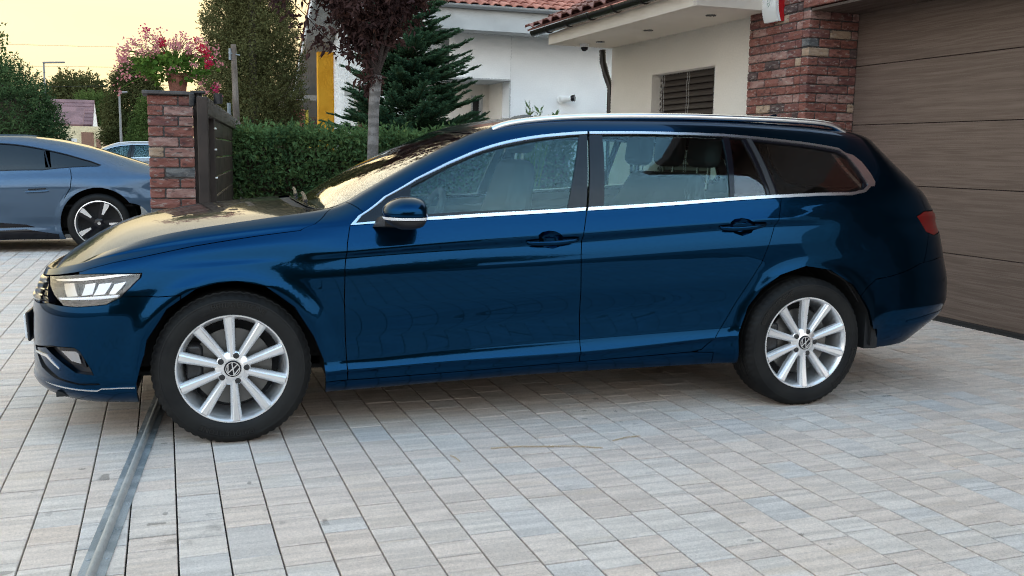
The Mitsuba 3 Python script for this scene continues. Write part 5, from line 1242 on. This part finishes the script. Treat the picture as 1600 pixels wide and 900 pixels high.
GT_C = PC([-.95, -.5, 0, .4, .8, 1.2, 1.6, 2.0, 2.4, 2.8, 3.2, 3.6, 3.9], [.72, .88, .95, 1.0, 1.2, 1.36, 1.405, 1.41, 1.37, 1.285, 1.16, 1.03, .965])
GT = make_loft(LVG, GL_ESTATE, GT_Z, GT_W, GT_C, -.35, 3.25, lambda f: (3.25-.05*f, 3.86-.0*f), ((0.0, .36, .43), (2.9, .36, .43)))
def fastback(label, place):
    K = thing('fastback_car', label, 'car')
    V = GT.V_OF; vb, vt = GT.V_BELT, GT.V_TOP
    R_ = place[:3, :3]; t_ = place[:3, 3]
    def PT_(name, m, n, mat, par=None): return put(name, xf(m, R_, t_), mat, par or K, normals=n @ R_.T)
    def xz_to_uv(pts):
        "x and height of points on the flank -> its parameters"
        us = np.array([p[0] for p in pts]); out = []
        vv = np.linspace(0, vt, 300)
        for x, z in pts:
            P = GT.side_point(np.full(300, x), vv); out.append((x, float(np.interp(z, P[:, 2], vv))))
        return out
    FULL = sbox(-1.25, 0, 4.15, vt)
    arch = Polygon([(c+.425*math.cos(a), .36+.425*math.sin(a)) for c in (2.9,) for a in np.linspace(-.6, np.pi+.6, 40)])
    arch = Polygon(xz_to_uv([p for p in arch.exterior.coords[:-1] if p[1] > .155])).buffer(0).union(sbox(2.52, -.1, 3.28, .05))
    arch = arch.union(Polygon([(x-2.9, v) for x, v in arch.convex_hull.exterior.coords]))
    dlo = Polygon(xz_to_uv([(.75, .965), (1.5, .955), (2.3, .985), (2.92, 1.035), (2.96, 1.055), (2.85, 1.10), (2.6, 1.175), (2.3, 1.245), (2.0, 1.29), (1.7, 1.305), (1.4, 1.285), (1.1, 1.19)])).buffer(.012).buffer(-.012)
    bar = Polygon(xz_to_uv([(1.60, .95), (1.635, .95), (1.66, 1.31), (1.60, 1.31)])); bar2 = Polygon(xz_to_uv([(2.38, .96), (2.395, .96), (2.345, 1.25), (2.33, 1.25)]))
    dr_line = LineString(xz_to_uv([(2.60, 1.01), (2.615, .90), (2.60, .78), (2.53, .66)])).buffer(.003); d2 = LineString(xz_to_uv([(1.615, .95), (1.60, .6), (1.62, .3)])).buffer(.003)
    low = Polygon(xz_to_uv([(.45, .20), (1.0, .245), (2.1, .29), (2.45, .225), (2.45, .17), (.45, .165)])).intersection(FULL)
    flute = Polygon(xz_to_uv([(.6, .345), (1.8, .372), (2.1, .345), (2.2, .315), (1.6, .30), (.6, .29)]))
    body = FULL.difference(unary_union([arch, dlo, dr_line, d2, low])).buffer(-.001)
    for f in (GT.side,):
        m, n = skin(body, f, GT.US, GT.VS, 0, .02); PT_('body', m, n, 'm_paint_grey'); mm, nn = mirror(m, n); PT_('body', mm, nn, 'm_paint_grey')
        m, n = skin(low, f, GT.US, GT.VS, .004, .02); PT_('side_skirt', m, n, 'm_black_gloss')
        m, n = skin(flute, f, GT.US, GT.VS, .003, .02); PT_('sill_blade', m, n, 'm_black_gloss')
        m, n = skin(dlo.difference(dlo.buffer(-.014)), f, GT.US, GT.VS, .003, .012); PT_('window_trim', m, n, 'm_black_gloss')
        for b in (bar, bar2): m, n = skin(b.intersection(dlo), f, GT.US, GT.VS, .002, .01); PT_('pillar_trim', m, n, 'm_black_gloss')
        for nm, part in (('front_window', sbox(0, 0, 1.60, 9)), ('rear_window', sbox(1.64, 0, 2.335, 9)), ('quarter_window', sbox(2.40, 0, 4, 9))):
            m, n = skin(dlo.buffer(-.006).intersection(part), f, GT.US, GT.VS, -.006, 0); PT_(nm, m, n, 'm_glass_tint')
        m, n = skin(dlo.buffer(-.006), f, GT.US, GT.VS, -.006, 0); mm, nn = mirror(m, n); PT_('far_window', mm, nn, 'm_glass_tint')
    us = np.linspace(2.12, 2.36, 20); hv = xz_to_uv([(2.12, .73), (2.36, .745)]); vv = np.linspace(hv[0][1], hv[1][1], 20)
    c, nn = GT.side(us, vv, .012*np.sin(np.linspace(0, 1, 20)*np.pi)**.4)
    put('door_handle', xf(tube(c, .012, 8), R_, t_), 'm_paint_grey', K, smooth=40)
    c, nn = GT.side(us, vv+.028, .001); put('handle_hollow', xf(tube(c[2:-2], .009, 6), R_, t_), 'm_black_matte', K, smooth=40)  # black rod on the skin; the shade of a hollow is in its colour
    TT = np.linspace(-1, 1, 41)
    ws = Polygon([(.50, -.98), (.40, -.5), (.37, 0), (.40, .5), (.50, .98), (1.25, .97), (1.22, 0), (1.25, -.97)]); rg = Polygon([(2.25, -.90), (2.2, 0), (2.25, .90), (3.35, .88), (3.42, 0), (3.35, -.88)])
    tp = Polygon([(-1.25, -1), (-1.25, 1), (4.15, 1), (4.15, -1)]).difference(ws.union(rg)).buffer(0)
    m, n = skin(tp, GT.top, GT.US, TT, 0, .012); PT_('roof', m, n, 'm_paint_grey')
    for nm, p in (('windscreen', ws), ('rear_screen', rg)): m, n = skin(p, GT.top, GT.US, TT, -.004, 0); PT_(nm, m, n, 'm_glass_tint')
    put('floor', xf(cat([box(.45, 2.45, -.8, .8, .16, .2), box(-.7, 3.7, -.55, .55, .2, .24), box(.5, 3.4, -.75, .75, .55, .57)]), R_, t_), 'm_black_matte', K)
    for s in (-1, 1):
        a = np.linspace(-.2, np.pi+.2, 24); q = [(2.9+.44*math.cos(t), .36+.44*math.sin(t)) for t in a]
        v = np.array([(x, s*.90, z) for x, z in q]+[(x, s*.5, z) for x, z in q]); kq = len(q); i = np.arange(kq-1)
        put('wheel_well', xf(trimesh.Trimesh(v, np.vstack([np.stack([i, i+1, i+1+kq], 1), np.stack([i, i+1+kq, i+kq], 1), np.stack([i*0+kq, i+kq, i+1+kq], 1)]), process=False), R_, t_), 'm_black_matte', K)
    for cx in (0.0, 2.9):
        w = free(K+'__wheel'); o = np.array([cx, -.945, .357])
        def W_(name, m, mat, sm=35, par=None): return put(name, xf(xf(m, None, o), R_, t_), mat, par or w, smooth=sm)
        W_('tyre', rev([(.265, .03), (.270, .0), (.285, -.012), (.315, -.014), (.342, -.002), (.354, .016), (.357, .04), (.357, .23), (.342, .26), (.27, .25)], 96), 'm_tyre')
        rk_ = W_('rim', rev([(.272, .004), (.2725, -.008), (.262, -.010), (.258, .0), (.250, .02), (.245, .12)], 96), 'm_alloy')
        W_('barrel', rev([(.246, .118), (.001, .12)], 48), 'm_black_matte', False)
        W_('hub', rev([(.062, .03), (.060, .004), (.040, -.006), (.001, -.008)], 40), 'm_black_gloss')
        W_('emblem', rev([(.020, -.0065), (.020, -.010), (.001, -.0105)], 30), 'm_satin', 35)
        bl_ = extrude(Polygon([(.012, .07), (.058, .235), (.070, .258), (-.020, .262), (-.014, .235), (-.012, .07)]), .02); v = bl_.vertices.copy(); bl_.vertices = np.stack([v[:, 0], .006-.010*(v[:, 1]-.07)/.19-v[:, 2]+.012, v[:, 1]], -1)
        kb = extrude(Polygon([(-.030, .05), (.0, .05), (-.012, .262), (-.052, .258)]), .02); v = kb.vertices.copy(); kb.vertices = np.stack([v[:, 0], .008-.012*(v[:, 1]-.05)/.2-v[:, 2]+.012, v[:, 1]], -1)
        wd = extrude(Polygon([(.020, .11), (.052, .225), (.050, .25), (-.008, .252), (-.006, .225), (-.002, .11)]), .004); v = wd.vertices.copy(); wd.vertices = np.stack([v[:, 0], -.004-.010*(v[:, 1]-.07)/.19-v[:, 2], v[:, 1]], -1)
        for q in range(5):
            Rq = roty(q*2*np.pi/5+.30); W_('blade', xf(bl_, Rq), 'm_black_gloss', False, rk_); W_('spoke', xf(kb, Rq), 'm_black_gloss', False, rk_); W_('bright_face', xf(wd, Rq), 'm_alloy', False, rk_)
    return K
pl = np.eye(4); pl[:3, :3] = HOUSE_R; pl[:3, 3] = P3(-2.9-1.055, 7.6+.945, -.01)
fastback('blue grey fastback coupe with dark windows parked across behind the brick gate pillar', pl)
# white estate further off: the same kind of car, parked facing left
WC = thing('parked_car', 'white car with silver roof rails parked far behind the grey fastback', 'car')
wt = np.eye(4); wt[:3, :3] = HOUSE_R; wt[:3, 3] = P3(-2.75, 24.0, -.01); WT = T(wt.tolist())
for key in [q for q in scene if q.startswith(CAR+'__')]:
    rest = key[len(CAR)+2:]
    if rest.split('__')[0].rstrip('_0123456789') in ('seat', 'steering_wheel', 'inner_mirror', 'wiper', 'front_window_x') or rest.count('__') > 1 or any(q in rest for q in ('lettering', 'spoke', 'bolt', 'emblem', 'caliper', 'grille_bar', 'light_bar', 'reflector')): continue
    d = dict(scene[key]); d['to_world'] = WT
    if d['bsdf']['id'] == 'm_paint': d['bsdf'] = {'type': 'ref', 'id': 'm_paint_white'}
    scene[WC+'__'+rest] = d

# ================================================================== behind the camera, seen only in the paint and the glass
bsdf('m_back_wall', pbsdf(cloud((.22, .17, .145), (.27, .21, .18), 1, grain=.05), .9))
bk = thing('opposite_house', 'long low house with red roof standing behind the camera', 'house')
put('wall', hbox(-9, -2, -24, -18, 0, 2.9), 'm_back_wall', bk); put('roof', H(gable(-9.3, -1.7, -24, -18, 3.0, 5.6, .5)), 'm_tile_red', bk)
for a in (-8, -5.6, -3.4): put('window', hbox(a, a+1.1, -17.99, -17.95, 1.0, 2.2), 'm_black_gloss', bk)
hd = thing('boundary_hedge', 'clipped green hedge along the boundary behind the camera', 'hedge'); g = np.random.default_rng(77)
n = 9000; pts = g.uniform((-9, -13.6, .05), (4.0, -12.6, 2.6), (n, 3)); pts[:n//2, 1] = -12.6+g.normal(0, .06, n//2)
put('leaves', leaves(pts, g.normal(size=(n, 3))+[0, .5, .3], .16, .08, g), 'm_laurel', hd, kind='stuff'); put('inner_twigs', box(-8.8, 4.0, -13.5, -12.75, 0, 1.75), 'm_core', hd)  # plain box added inside the leaves to block light
for i, (a, b, z, r) in enumerate(((-6.5, -16, 3.2, 1.8), (-1.2, -16.5, 3.1, 1.7), (1.6, -15.5, 2.9, 1.5), (3.6, -17, 3.6, 2.0))):
    bush('garden_tree', ('leafy tree behind the camera at the left', 'second leafy tree behind the camera', 'third leafy tree behind the camera', 'tallest leafy tree behind the camera at the right')[i], 'tree', P3(a, b, z), (r, r, r*.95), 'm_bush', 1500, .16, .08, 80+i, inner=.45, rough=.25, core=.6)
